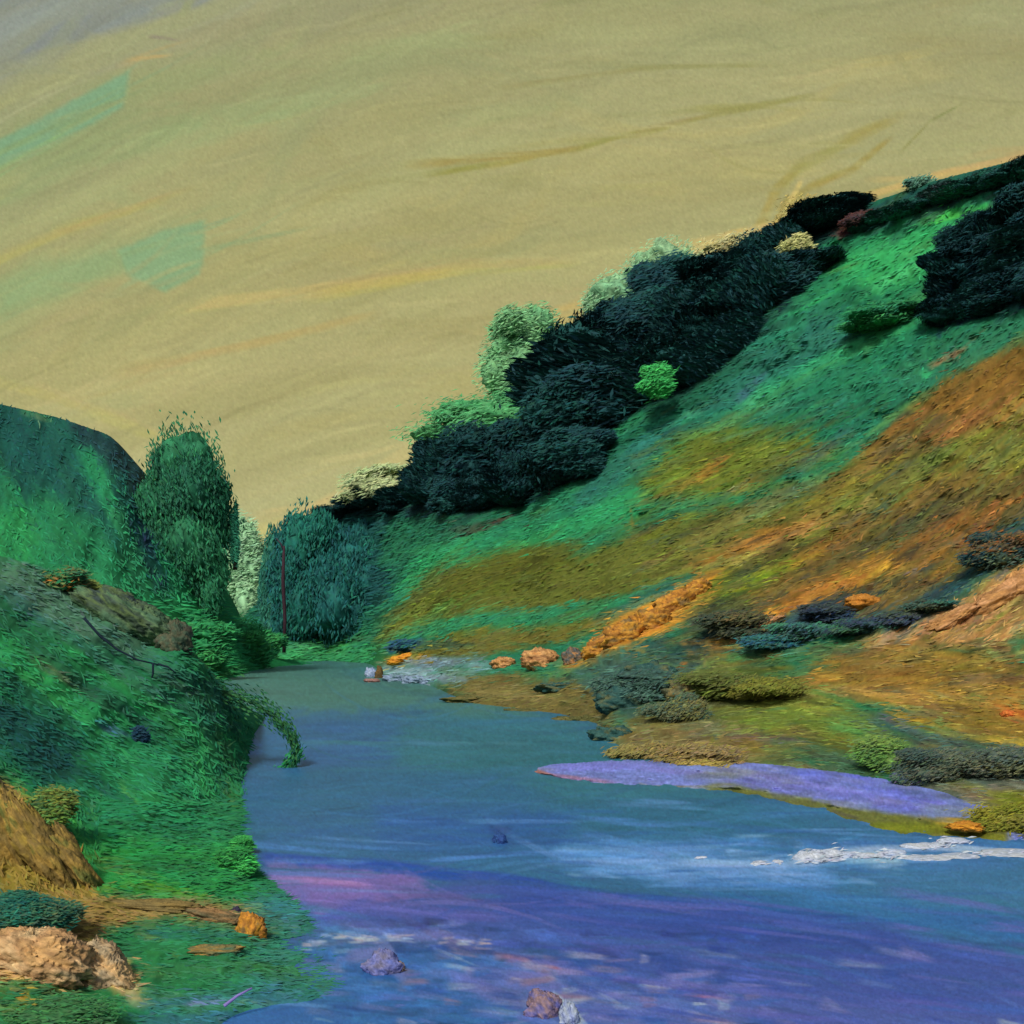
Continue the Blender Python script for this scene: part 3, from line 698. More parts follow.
def crown_mesh(name, w, h, base, palette, nd, seed, lobes=6, dab=.9, loose=.12, lean=0, drop=0, core=.8, streak=None):
    """crown of width w and height h starting at height base"""
    rs = np.random.default_rng(seed); pal = np.array(palette, float)
    C_ = []; F_ = []; K = []; off = 0
    cz = base + h / 2
    lob = []
    lobes = int(lobes * 1.7)
    for k in range(lobes):
        a = rs.uniform(0, 6.28); r = rs.uniform(.1, .66); zz = rs.uniform(-.62, .75)
        s_ = rs.uniform(.30, .56) * (1 - .35 * max(0, zz)); r *= 1 - .3 * abs(zz)
        if k < 3: r *= .3; s_ = .6
        lob.append((np.array([math.cos(a) * r * w * .5, math.sin(a) * r * w * .5, cz + zz * h * .45]) + np.array([lean * (zz + .5), 0, 0]), np.array([w * .5 * s_, w * .5 * s_, h * .5 * s_ * .95]), pal[rs.integers(len(pal))]))
    for q, (c, r, pc) in enumerate(lob):
        co, f, n = blob(c, r * core * .85, seed * 7 + q, .5, 16)
        co = co + rs.normal(0, 1, co.shape) * dab * .16
        C_.append(co); F_.append(f + off); off += n
        cc = pc * .5 + pal[rs.integers(len(pal), size=n)] * .5; K.append(np.clip(cc * (1 + rs.normal(0, .12, n))[:, None], 3, 240))
    per = nd // lobes
    for (c, r, pc) in lob:
        d = rs.normal(0, 1, (per, 3)); d /= np.linalg.norm(d, axis=1, keepdims=True)
        k = .70 + .32 * rs.random(per) ** .7 + rs.normal(0, loose * .6, per)
        k = np.where(rs.random(per) < .08, k + np.minimum(rs.exponential(loose * 1.1, per), .45), k)
        P = c + d * r * k[:, None]
        dirn = rs.normal(0, .30, (per, 3)) + (np.array([.8, 0, .35 - drop]) if streak is None else np.array(streak))
        fc = d * .22 + np.array([0, -.66, .48])
        colr = pc * .55 + pal[rs.integers(len(pal), size=per)] * .45
        colr = np.clip(colr * (1 + rs.normal(0, .09, per))[:, None] + rs.normal(0, 3, (per, 3)), 3, 240)
        co, f, rr = dabs(P, dirn, 1.5 * dab * rs.uniform(.5, 1.5, per), dab * .36 * rs.uniform(.6, 1.3, per), colr, face=fc)
        C_.append(co); F_.append(f + off); off += len(co); K.append(rr)
    co = np.vstack(C_)
    x0, x1 = np.percentile(co[:, 0], [2, 98]); z0, z1 = np.percentile(co[:, 2], [2, 98])
    kx = w / (x1 - x0); kz = h / (z1 - z0)
    if core > .3: co = np.stack([(co[:, 0] - (x0 + x1) / 2) * kx + lean * .3, co[:, 1] * kx, (co[:, 2] - z0) * kz + base], -1)
    return mesh_from(name, co, np.vstack(F_), albedo(np.vstack(K), GAIN_LEAF), M_leaf)
def tube(pts, radii, n=8):
    C_ = []; pts = [np.array(p, float) for p in pts]
    for i, p in enumerate(pts):
        d = pts[min(i + 1, len(pts) - 1)] - pts[max(i - 1, 0)]; d /= np.linalg.norm(d) + 1e-9
        s_ = np.cross(d, [0.3, .9, .1]); s_ /= np.linalg.norm(s_); t_ = np.cross(d, s_)
        for k in range(n):
            a = 2 * math.pi * k / n; C_.append(p + (s_ * math.cos(a) + t_ * math.sin(a)) * radii[i])
    f = [(i * n + k, i * n + (k + 1) % n, (i + 1) * n + (k + 1) % n, (i + 1) * n + k) for i in range(len(pts) - 1) for k in range(n)]
    e = len(C_); C_.append(pts[0]); C_.append(pts[-1])
    for k in range(n):
        f.append((e, (k + 1) % n, k, k)); m = (len(pts) - 1) * n; f.append((e + 1, m + k, m + (k + 1) % n, m + (k + 1) % n))
    return C_, f
def tubes_mesh(name, lst, rgb, mat):
    C_ = []; F_ = []; off = 0
    me = bpy.data.meshes.new(name)
    for pts, rad in lst:
        c, f = tube(pts, rad); C_ += [tuple(x) for x in c]
        F_ += [tuple(dict.fromkeys(i + off for i in q)) for q in f]; off += len(c)
    me.from_pydata(C_, [], F_); me.update()
    a = me.color_attributes.new('tint', 'FLOAT_COLOR', 'POINT'); d = np.ones((len(C_), 4), np.float32); d[:, :3] = albedo(rgb)
    a.data.foreach_set('color', d.ravel()); me.polygons.foreach_set('use_smooth', np.ones(len(me.polygons), bool))
    me.materials.append(mat); return me
def trunk_mesh(name, h, r, seed, rgb, spread=2.0):
    rs = random.Random(seed); lst = []
    top = (rs.uniform(-.5, .5), rs.uniform(-.5, .5), h)
    lst.append(([(0, 0, -1.0), (.1, 0, h * .35), (.2, .1, h * .7), top], [r * 1.3, r, r * .75, r * .4]))
    for k in range(4):
        a = rs.uniform(0, 6.28); z0 = h * rs.uniform(.45, .8)
        lst.append(([(.1, 0, z0), (math.cos(a) * spread * .5, math.sin(a) * spread * .5, z0 + h * .15), (math.cos(a) * spread, math.sin(a) * spread, z0 + h * .35)], [r * .5, r * .35, r * .15]))
    return tubes_mesh(name, lst, rgb, M_wood)
def tree(name, loc, crown, trunk, label, cat='tree', group=None, rz=0, sc=(1, 1, 1)):
    t = empty(name, loc); t.rotation_euler.z = rz; t.scale = sc
    tag(t, label, cat, group)
    link('crown', crown, t)
    if trunk: link('trunk', trunk, t)
    return t
def surf_right(u, v):                           # the spot of the right-hand hillside seen along (u, v)
    vs_ = float(ip(su, sv, np.array([float(u)]), 6)[0]); vr_ = float(ip(ru, rv, np.array([float(u)]), 9)[0])
    t = min(1.0, max(0.0, (vs_ - v) / (vs_ - vr_)))
    X, Y, z, _ = right_hill(np.array([float(u)]), np.array([t])); return float(X[0]), float(Y[0]), float(z[0])
def surf_fleft(u, v):
    ts_ = np.linspace(0, 1, 400); uu = np.full(400, float(u))
    X, Y, z, cv = far_left(uu, ts_); i = int(np.argmin(np.abs(cv - v))); return float(X[i]), float(Y[i]), float(z[i])
def surf_bank(u, v):
    d = (bu - u) ** 2 + (bv - v) ** 2; i = np.unravel_index(np.argmin(d), d.shape)
    return tuple(float(x) for x in NB[i[0], i[1]])

dark_pal = [(23, 64, 62), (25, 68, 65), (22, 60, 64), (27, 76, 68), (26, 60, 66)]
teal_pal = [(30, 98, 84), (32, 108, 86), (27, 86, 82), (30, 90, 88)]
wood_v = []
for k in range(5):
    wood_v.append((crown_mesh('dark_crown', 15, 13, 2.0, dark_pal, 9000, 100 + k, 8, .95, .09, streak=(.75, .1, .3)),
                   trunk_mesh('dark_trunk', 9, .45, 50 + k, (52, 42, 44), 3.5)))
# the wood along the right-hand crest: patches given by their middle line, tree size and name
wood = [
 # (list of (u, v_base, height in picture), label, group)
 ([(300, 516, 16), (326, 512, 14), (352, 508, 16), (378, 507, 18), (402, 506, 20), (425, 504, 22), (340, 520, 10), (395, 514, 14)], 'low blackish tree in the thin dark row on the crest left of the first step', 'dark trees in the thin row at the low left end of the crest'),
 ([(440, 498, 50), (462, 494, 54), (486, 490, 54), (508, 486, 54), (530, 480, 54), (450, 512, 34), (476, 510, 34), (502, 506, 36), (528, 502, 40), (550, 492, 46)], 'blackish tree in the dark clump at the first step of the crest', 'dark trees at the first step of the crest'),
 ([(566, 420, 76), (584, 400, 74), (600, 380, 64), (626, 364, 58), (650, 350, 56), (570, 455, 66), (590, 440, 64), (614, 420, 58), (640, 404, 52), (668, 392, 50), (576, 480, 50), (600, 396, 58), (690, 384, 44)], 'blackish tree in the broad dark wood below the middle of the crest', 'dark trees of the broad middle wood'),
 ([(672, 318, 56), (694, 306, 46), (716, 300, 42), (740, 290, 40), (762, 280, 40), (784, 270, 38), (684, 345, 52), (710, 338, 50), (736, 328, 50), (760, 316, 48), (784, 300, 44), (700, 372, 40), (730, 356, 40), (806, 278, 30)], 'blackish green tree in the dark wood on the upper crest behind the round pale bush', 'dark trees of the upper crest wood'),
 ([(772, 243, 12), (790, 240, 18), (806, 236, 24), (822, 232, 26), (838, 226, 24), (850, 216, 18)], 'ragged navy black tree in the small tuft standing above the round pale bush', 'navy trees of the small tuft on the crest'),
 ([(866, 222, 13), (884, 214, 13), (902, 208, 14), (920, 202, 14), (938, 196, 16), (958, 190, 17), (978, 184, 18), (998, 178, 18), (1018, 172, 20), (1040, 166, 20)], 'low dark teal tree in the thin row along the crest at the upper right', 'dark trees in the thin row along the upper right crest'),
 ([(960, 262, 34), (984, 252, 40), (1006, 246, 46), (1030, 238, 50), (952, 298, 40), (978, 290, 44), (1004, 286, 46), (1032, 280, 50), (948, 324, 30), (972, 318, 34), (1000, 312, 34), (1030, 306, 36), (1056, 296, 40)], 'dark teal tree in the dark wood at the right edge of the hillside', 'dark trees at the right edge'),
]
crest_v = [(crown_mesh('crest_crown', 15, 13, 1.0, [(34, 94, 80), (38, 104, 82), (32, 74, 72), (60, 64, 64)], 4000, 140 + k, 8, .95, .09, streak=(.8, .1, .25)), trunk_mesh('crest_trunk', 7, .4, 60 + k, (52, 42, 44), 3)) for k in range(2)]
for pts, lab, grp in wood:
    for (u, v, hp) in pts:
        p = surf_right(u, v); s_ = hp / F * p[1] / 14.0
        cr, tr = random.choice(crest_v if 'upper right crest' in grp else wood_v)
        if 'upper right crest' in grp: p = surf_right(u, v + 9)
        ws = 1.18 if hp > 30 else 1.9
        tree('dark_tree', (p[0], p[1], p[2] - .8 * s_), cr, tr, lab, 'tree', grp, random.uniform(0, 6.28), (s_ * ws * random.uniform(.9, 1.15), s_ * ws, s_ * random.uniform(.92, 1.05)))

def px_m(hp, Y): return hp / F * Y
def place_tree(name, u, v, wpx, hpx, pal, nd, label, cat, fn=surf_right, lobes=7, dabpx=4, loose=.12, drop=0, seed=1, trunk=(60, 48, 40), group=None, base=.08, lean=0, back=0, core=.8, basept=None, streak=None):
    p = basept or fn(u, v); Y = p[1] + back; p = (p[0] * Y / p[1], Y, p[2])
    w = px_m(wpx, Y); h = px_m(hpx, Y); dabpx *= .78; nd = int(nd * (3.4 if core > .3 else 1.3))
    if cat == 'bush': loose = max(loose, .16) * 1.3
    cr = crown_mesh(name + '_crown', w, h * (1 - base), h * base, pal, nd, seed, lobes, px_m(dabpx, Y), loose, px_m(lean, Y), drop, core, streak)
    tr = trunk_mesh(name + '_trunk', h * .6, max(.05, px_m(1.4, Y) * min(1.6, hpx / 50)), seed, trunk, w * .25)
    return tree(name, p, cr, tr, label, cat, group)

# trees and bushes that can be told apart
place_tree('dark_tree', 300, 640, 52, 118, teal_pal, 3800, 'broad dark teal tree rising from the far bank right of the reddish trunk', 'tree', seed=4, lobes=14, loose=.06, basept=at(300, 640, 440), base=.0, streak=(.1, 0, 1))
place_tree('dark_tree', 345, 636, 74, 112, teal_pal, 4200, 'widest dark teal tree on the far bank, second to the right of the reddish trunk', 'tree', seed=5, lobes=15, loose=.06, basept=at(346, 638, 440), base=.0, streak=(.1, 0, 1))
place_tree('young_tree', 270, 640, 20, 100, [(40, 104, 84), (34, 88, 78), (52, 118, 92)], 1500, 'slim green tree on the far bank just left of the reddish trunk', 'tree', seed=6, lobes=9, loose=.05, basept=at(270, 641, 444), base=.0, streak=(.1, 0, 1))
place_tree('dark_tree', 385, 610, 44, 76, teal_pal, 2400, 'dark teal tree at the right end of the far bank trees by the olive slope', 'tree', seed=34, lobes=9, loose=.06, basept=at(380, 622, 436), base=.0, streak=(.3, 0, 1))
rt = empty('bare_tree', at(284, 650, 405)); tag(rt, 'tall thin reddish brown bare trunk at the edge of the dark far bank trees', 'dead tree')
s = 405 / F
link('trunk', tubes_mesh('reddish_trunk', [([(0, 0, -1), (1 * s, 0, 30 * s), (-1 * s, 0, 70 * s), (0, 0, 104 * s)], [1.9 * s, 1.8 * s, 1.9 * s, 1.2 * s])], (62, 40, 46), M_wood), rt)
link('limb', tubes_mesh('reddish_limb', [([(0, 0, 98 * s), (-3 * s, 0, 106 * s), (-8 * s, 0, 112 * s)], [1.1 * s, .8 * s, .5 * s])], (62, 50, 56), M_wood), rt)
place_tree('mist_shape', 243, 640, 46, 104, [(142, 184, 136), (136, 180, 132), (148, 188, 138)], 2600, 'pale green tree shape standing for the misty distance between the two hills', 'tree', seed=7, lobes=16, dabpx=3.5, loose=.03, basept=at(243, 628, 500), trunk=(120, 140, 110))  # distant mist built as a pale tree, haze put into its leaf colour
place_tree('pale_tree', 524, 410, 70, 110, [(110, 166, 110), (100, 158, 106), (124, 172, 112), (116, 168, 112)], 3000, 'tall pale green tree beside the dark second step of the crest', 'tree', seed=8, lobes=12, dabpx=3.5, loose=.05, basept=at(522, 422, 440), trunk=(96, 120, 80))
place_tree('pale_tree', 640, 300, 104, 76, [(124, 168, 120), (112, 162, 116), (140, 172, 124)], 2400, 'pale turquoise tree leaning out behind the dark crest wood', 'tree', seed=9, lobes=9, dabpx=3.5, loose=.05, lean=18, basept=at(636, 328, 430), trunk=(96, 130, 96))
place_tree('green_bush', 480, 450, 110, 52, [(74, 148, 88), (92, 158, 98), (56, 130, 76)], 1900, 'light green bush spread along the crest above the first step', 'bush', seed=10, lobes=9, dabpx=3.5, loose=.10, basept=at(480, 454, 430))
place_tree('green_bush', 540, 420, 60, 40, [(64, 142, 84), (84, 152, 92), (46, 118, 72)], 1500, 'light green bush filling the corner below the tall pale green tree', 'bush', seed=31, lobes=8, dabpx=3.5, loose=.10, basept=at(528, 434, 425))
place_tree('pale_bush', 384, 495, 84, 34, [(158, 172, 118), (146, 168, 114), (168, 176, 122)], 1400, 'faint yellowish green bush on the low crest above the thin dark tree row', 'bush', seed=11, lobes=8, dabpx=4, loose=.05, basept=at(388, 504, 440), trunk=(140, 150, 100))
place_tree('pale_bush', 796, 270, 26, 24, [(170, 172, 104), (156, 160, 92), (182, 178, 116)], 700, 'round pale yellow bush against the dark wood near the crest', 'bush', seed=12, lobes=5, dabpx=3, loose=.05, basept=tuple(np.array(surf_right(797, 272)) * np.array([.97, .97, 1]) + np.array([0, 0, .3])))
place_tree('bright_bush', 655, 395, 30, 30, [(64, 172, 84), (54, 156, 78), (76, 184, 92)], 900, 'bright green bush at the lower edge of the dark middle wood', 'bush', seed=13, lobes=5, dabpx=3.5, loose=.06, basept=(lambda p: (p[0] * .95, p[1] * .95, p[2] * .96))(surf_right(655, 398)))
place_tree('dry_tree', 790, 232, 60, 44, [(160, 144, 78), (172, 156, 88), (150, 134, 72)], 420, 'thin straw coloured feathery tree on the crest above the navy tuft', 'tree', seed=14, lobes=7, dabpx=4.5, loose=.25, basept=at(795, 238, 350), trunk=(130, 116, 66), core=.12)
place_tree('pale_bush', 742, 246, 70, 24, [(184, 172, 112), (158, 160, 112), (172, 166, 108)], 900, 'low straw and grey green bush on the crest left of the navy tuft', 'bush', seed=15, lobes=7, dabpx=3.5, loose=.08, basept=at(738, 262, 372), core=.5)
place_tree('red_bush', 858, 232, 34, 16, [(92, 52, 42), (70, 44, 44), (58, 50, 52)], 600, 'low rust brown bush on the crest right of the navy tuft', 'bush', seed=16, lobes=5, dabpx=3, loose=.1, basept=surf_right(860, 230))
place_tree('teal_bush', 925, 190, 26, 18, [(92, 136, 108), (72, 116, 96)], 300, 'small grey teal bush poking up from the crest near the right side', 'bush', seed=17, lobes=4, dabpx=3, loose=.15, basept=at(920, 196, 305))
# left side
ft = place_tree('feathery_tree', 182, 560, 80, 160, [(34, 98, 64), (46, 116, 74), (40, 108, 76), (30, 84, 62)], 9000, 'big feathery green tree with ragged speckled top on the left hill', 'tree', seed=20, lobes=18, loose=.16, basept=at(181, 618, 292), streak=(.15, 0, -1))
place_tree('feathery_tree', 178, 480, 84, 60, [(98, 120, 66), (60, 104, 66), (118, 130, 74), (44, 92, 62)], 3400, 'thin olive tree with see-through speckled twigs above the big feathery tree', 'tree', seed=21, lobes=9, dabpx=2.0, loose=.22, basept=at(184, 498, 306), core=.1)
place_tree('green_tree', 208, 600, 36, 90, [(44, 122, 76), (52, 128, 82), (38, 104, 68)], 1800, 'lighter green tree sloping down right of the big feathery tree', 'tree', seed=22, lobes=9, loose=.12, basept=at(205, 640, 290), streak=(.2, 0, -1))
place_tree('young_tree', 236, 560, 9, 60, [(44, 122, 92), (52, 130, 96)], 260, 'very thin teal sapling standing against the sky beside the pale mist shape', 'tree', seed=23, lobes=5, dabpx=3.5, loose=.12, drop=.6, basept=at(235, 566, 295))
for k, (u, v, w_, h_, dY, lb) in enumerate([(205, 668, 46, 44, 262, 'rounded green bush under the lighter sloping tree, left of two by the far water'), (243, 664, 44, 40, 335, 'rounded green bush at the far water edge under the pale mist shape'), (262, 658, 36, 26, 370, 'low light green bush at the far water edge left of the reddish trunk')]):
    place_tree('green_bush', u, v, w_, h_, [(44, 132, 74), (50, 142, 80), (38, 116, 68), (66, 150, 76)], 1200, lb, 'bush', seed=180 + k, lobes=6, loose=.12, basept=at(u, v, dY), base=.0, streak=(.7, 0, .3))
# bushes of the right-hand slopes
sl = [
 ('dark_bush', 1000, 566, 56, 40, [(24, 58, 64), (30, 70, 66), (20, 46, 56)], 'big dark teal bush on the ochre slope at the right edge'),
 ('dark_bush', 735, 636, 52, 30, [(50, 62, 48), (58, 74, 58), (40, 44, 42)], 'dark grey green bush in the hollow right of the orange rocks'),
 ('blue_bush', 770, 648, 44, 16, [(40, 92, 104), (34, 74, 96), (56, 112, 104)], 'low blue teal bush at the left end of the dark scrub line'),
 ('blue_bush', 800, 640, 48, 20, [(78, 106, 88), (46, 86, 84), (52, 78, 88)], 'grey green bush, second from the left in the dark scrub line'),
 ('blue_bush', 826, 620, 40, 18, [(36, 56, 78), (40, 50, 62), (52, 72, 84)], 'navy bush in the dark scrub line left of the round orange patch'),
 ('blue_bush', 858, 634, 44, 18, [(44, 54, 74), (36, 50, 66), (60, 84, 80)], 'navy bush below the round orange patch'),
 ('blue_bush', 895, 624, 34, 14, [(52, 62, 84), (44, 58, 72)], 'slate blue bush at the right end of the dark scrub line'),
 ('dark_bush', 930, 612, 36, 14, [(44, 96, 84), (60, 84, 72)], 'flat teal bush at the left tip of the peach slope'),
 ('olive_bush', 722, 698, 62, 30, [(78, 88, 30), (96, 104, 36), (66, 72, 28)], 'rounded olive bush on the bank below the scrub line'),
 ('olive_bush', 770, 700, 58, 24, [(92, 92, 34), (104, 110, 40), (76, 70, 30)], 'flatter olive bush right beside the rounded olive bush'),
 ('green_bush', 884, 768, 44, 36, [(84, 128, 56), (96, 134, 60), (70, 112, 48)], 'light green bush above the lavender gravel near its middle'),
 ('dark_bush', 940, 778, 64, 34, [(62, 82, 72), (48, 70, 64), (80, 94, 80)], 'grey green bush on the right bank, left of two'),
 ('dark_bush', 1000, 776, 64, 32, [(58, 76, 68), (46, 66, 62), (76, 84, 70)], 'grey green bush on the right bank, right of two'),
 ('violet_bush', 908, 782, 24, 16, [(82, 84, 140), (70, 66, 112), (110, 100, 80)], 'small violet blue bush between the light green bush and the grey green bushes'),
 ('olive_bush', 1010, 830, 60, 36, [(112, 114, 34), (96, 104, 34), (132, 122, 36)], 'olive yellow bush at the water edge on the far right'),
 ('dark_bush', 640, 700, 70, 34, [(58, 92, 72), (70, 102, 80), (50, 76, 68)], 'grey green bush on the bank below the orange rocks'),
 ('dark_bush', 676, 720, 50, 30, [(66, 92, 76), (88, 96, 70), (56, 84, 72)], 'mottled grey green bush just above the tan bank'),
 ('tan_bush', 650, 756, 60, 24, [(130, 116, 66), (112, 104, 62), (150, 128, 60)], 'tan bush on the bank above the tip of the lavender gravel'),
 ('tan_bush', 700, 762, 60, 26, [(150, 126, 52), (132, 112, 56), (112, 104, 62)], 'yellow ochre bush on the bank above the lavender gravel'),
 ('blue_bush', 408, 650, 28, 12, [(32, 78, 104), (36, 92, 92)], 'small blue bush above the orange stone at the far shore'),
 ('green_bush', 880, 330, 60, 26, [(50, 132, 72), (62, 144, 78), (40, 112, 66)], 'mid green bush left of the dark wood at the right edge'),
]
for i, (nm, u, v, w_, h_, pal, lab) in enumerate(sl):
    p = surf_right(u, v)
    pal = pal + [tuple(R.sample(np.array([u + random.uniform(-.5, .5) * w_]), np.array([v - random.uniform(0, 1) * h_]))[0]) for q in range(len(pal) + 1)]
    h_ = h_ * .8; w_ = w_ * 1.15
    place_tree(nm, u, v, w_, h_, pal, int(350 + w_ * h_ * .55), lab, 'bush', seed=200 + i, lobes=6, dabpx=3.4, loose=.13, basept=p, base=.0, streak=(.9, 0, .42))
# near left bank plants
bl = [
 ('flowering_bush', 66, 590, 34, 20, [(178, 104, 44), (120, 110, 56), (90, 110, 64)], 'bush with orange blossoms on top of the left bank'),
 ('flowering_bush', 88, 592, 20, 12, [(140, 130, 54), (100, 120, 60)], 'small yellow green bush right of the orange blossoms'),
 ('green_bush', 236, 872, 34, 22, [(60, 168, 74), (50, 146, 66), (72, 180, 78)], 'bright green bush at the water edge where the left bank ends'),
 ('green_bush', 242, 852, 18, 14, [(44, 132, 62), (56, 146, 66)], 'small green bush just above the bright green one at the left water edge'),
 ('dark_bush', 141, 742, 13, 14, [(24, 62, 78), (28, 56, 70)], 'little dark blue bush on the left bank'),
 ('green_bush', 30, 935, 70, 40, [(28, 92, 76), (36, 104, 80), (24, 78, 66)], 'dark teal bush between the ochre rocks and the peach boulder'),
 ('green_bush', 66, 1032, 80, 26, [(40, 104, 60), (52, 118, 60), (60, 96, 62)], 'green bush under the peach boulder at the bottom edge'),
 ('olive_bush', 50, 830, 40, 36, [(92, 116, 46), (120, 120, 48), (60, 124, 60)], 'olive green bush on the steep ochre rocks'),
]
for i, (nm, u, v, w_, h_, pal, lab) in enumerate(bl):
    if h_ > 16: pal = pal + [tuple(B.sample(np.array([u + random.uniform(-.4, .4) * w_]), np.array([v - random.uniform(0, 1) * h_]))[0]) for q in range(2)]
    place_tree(nm, u, v, w_, h_, pal, int(350 + w_ * h_ * .7), lab, 'bush', seed=300 + i, lobes=6, dabpx=4, loose=.12, basept=surf_bank(u, v), base=.0, streak=(.8, 0, .1))

# the bough that arches out over the water from the left bank
b0 = surf_bank(222, 700); Yb = 96
def bp(u, v, Y=Yb): return np.array(at(u, v, Y))
ob = empty('overhanging_bough', tuple(bp(206, 688))); tag(ob, 'long green leafy bough arching out over the water from the left bank', 'branch')
org = bp(206, 688)
path = [(206, 688), (232, 694), (256, 704), (276, 717), (290, 733), (297, 752), (293, 768), (284, 780)]
pp = [bp(*q) - org for q in path]; r0 = 1.6 * Yb / F
link('limb', tubes_mesh('bough_limb', [(pp, [r0 * 1.6, r0 * 1.5, r0 * 1.3, r0 * 1.1, r0 * .9, r0 * .7, r0 * .5, r0 * .3])], (52, 96, 58), M_wood), ob)
n = 1500; q = rng.random(n) ** .9 * 6.98; i0 = q.astype(int); f0 = (q - i0)[:, None]; PP = np.array(pp)
c0 = PP[i0] * (1 - f0) + PP[np.minimum(i0 + 1, 7)] * f0
sig = np.interp(q, [0, 3, 5, 7], [10, 8, 3.2, 2.0]) * Yb / F
c0 = c0 + rng.normal(0, 1, (n, 3)) * sig[:, None] * np.array([.6, 1.0, .75]); dd = PP[np.minimum(i0 + 1, 7)] - PP[i0] + rng.normal(0, .5, (n, 3)) + np.array([0, 0, -.3])
pal = np.array([(46, 108, 70), (56, 116, 60), (42, 98, 74), (66, 122, 66)], float)
co, f_, cc = dabs(c0, dd, np.full(n, 5 * Yb / F) * rng.uniform(.6, 1.5, n), np.full(n, 2.0 * Yb / F), pal[rng.integers(4, size=n)])
link('foliage', mesh_from('bough_foliage', co, f_, albedo(cc), M_leaf), ob)
n = 420; tt = rng.random(n)[:, None]; c0 = (bp(302, 748) - org) * tt + (bp(274, 782) - org) * (1 - tt) + rng.normal(0, 1, (n, 3)) * 3.2 * Yb / F
co, f_, cc = dabs(c0, np.array([[.9, 0, 1.0]]) + rng.normal(0, .3, (n, 3)), np.full(n, 5 * Yb / F), np.full(n, 2 * Yb / F), np.clip(np.array([[56, 142, 82]]) + rng.normal(0, 8, (n, 3)), 0, 255))
o = link('foliage', mesh_from('bough_leaf_spray', co, f_, albedo(cc), M_leaf), ob); o['label'] = 'bright green leaf spray at the tip of the bough'

# ================================================================== STONES, WOOD, FOAM
def rock(name, loc, size, pal, seed, label, cat='rock', group=None, rough=.45, rot=0, tilt=0, n=30):
    co, f, k = blob((0, 0, 0), size, seed, rough, n)
    rs = np.random.default_rng(seed); pal = np.array(pal, float)
    q = fbm(co[:, 0] / size[0] * 2.2 + 7 + co[:, 2] / size[2], co[:, 2] / size[2] * 2.6 + co[:, 1] / size[1], seed, 4) * 1.1 + .5
    q = np.clip(q, 0, .999) * (len(pal) - 1); i = q.astype(int); ff = (q - i)[:, None]
    c = pal[i] * (1 - ff) + pal[np.minimum(i + 1, len(pal) - 1)] * ff
    c = np.clip(c * (1 + rs.normal(0, .07, len(c)))[:, None], 3, 245)
    co = co * (1 + .05 * rs.normal(0, 1, len(co)))[:, None] if n > 24 else co
    ct, st = math.cos(tilt), math.sin(tilt)
    co = np.stack([co[:, 0] * ct + co[:, 2] * st, co[:, 1], -co[:, 0] * st + co[:, 2] * ct], -1)
    o = link(name, mesh_from(name, co, f, albedo(c), M_rock)); o.location = loc; o.rotation_euler.z = rot
    return tag(o, label, cat, group)
def rock_px(name, u, v, w, h, pal, seed, label, p=None, tilt=0, cat='rock', group=None, depth=None, rough=.45, n=30):
    p = p or surf_right(u, v); s_ = p[1] / F
    return rock(name, (p[0], p[1], p[2] + h * .15 * s_), (w * .5 * s_, (depth or w * .45) * s_, h * .5 * s_), pal, seed, label, cat, group, rough, 0, tilt, n)
peach = [(206, 146, 84), (150, 100, 60), (216, 160, 96), (186, 124, 66)]
orange = [(196, 128, 42), (150, 96, 44), (212, 146, 48), (120, 92, 54)]
rock_px('boulder', 542, 664, 40, 22, peach, 1, 'large peach boulder on the far shore right of the pale stones')
rock_px('boulder', 572, 662, 20, 20, [(150, 106, 70), (80, 86, 84), (180, 124, 72)], 2, 'brownish peach boulder touching the large peach one on its right')
rock_px('boulder', 502, 666, 24, 12, peach, 3, 'small flat peach boulder left of the large peach one')
rock_px('orange_stone', 404, 660, 34, 10, [(212, 132, 30), (226, 158, 50), (190, 104, 34)], 4, 'bright orange flat stone at the left end of the far shore', tilt=-.2)
rock_px('white_stone', 371, 672, 11, 14, [(140, 152, 178), (166, 172, 186)], 5, 'pale blue white stone at the tip of the far shore', p=on_water(371, 677))
rock_px('brown_stone', 379, 671, 8, 18, [(112, 84, 42), (86, 70, 46)], 6, 'upright brown stone beside the pale blue white stone', p=on_water(379, 678))
rock_px('pink_stone', 372, 683, 16, 5, [(176, 118, 98), (140, 110, 104)], 7, 'flat pinkish stone lying in the water below the upright brown stone', p=on_water(372, 682))
for k, (u, v, w, h) in enumerate([(394, 680, 22, 10), (414, 682, 26, 11), (436, 683, 28, 12), (458, 680, 24, 11), (480, 675, 26, 11)]):
    rock_px('shore_stone', u, v, w, h, [(118, 134, 150), (146, 158, 176), (96, 122, 118)], 20 + k,
            ['leftmost greyish blue stone of the row at the far water edge', 'second greyish blue stone from the left at the far water edge', 'middle greyish blue stone of the row at the far water edge', 'second greyish blue stone from the right at the far water edge', 'rightmost greyish blue stone of the row, next to the peach boulders'][k], p=on_water(u, v + 1), group='greyish blue stones along the far water edge')
for k, (u, v, w, h, lb) in enumerate([(598, 652, 34, 22, 'orange rock at the lower left end of the orange outcrop'), (622, 640, 38, 26, 'orange rock, second from the lower left of the orange outcrop'), (648, 628, 40, 26, 'orange rock in the middle of the orange outcrop'), (672, 610, 40, 24, 'orange rock near the upper right of the orange outcrop'), (694, 594, 32, 18, 'orange rock at the upper right tip of the orange outcrop')]):
    rock_px('orange_rock', u, v, w, h, orange, 40 + k, lb, tilt=-.45, group='rocks of the orange outcrop', depth=12)
rock_px('orange_rock', 862, 606, 34, 16, [(196, 124, 42), (172, 108, 40), (204, 136, 56)], 47, 'round orange rock in the middle of the brown slope')
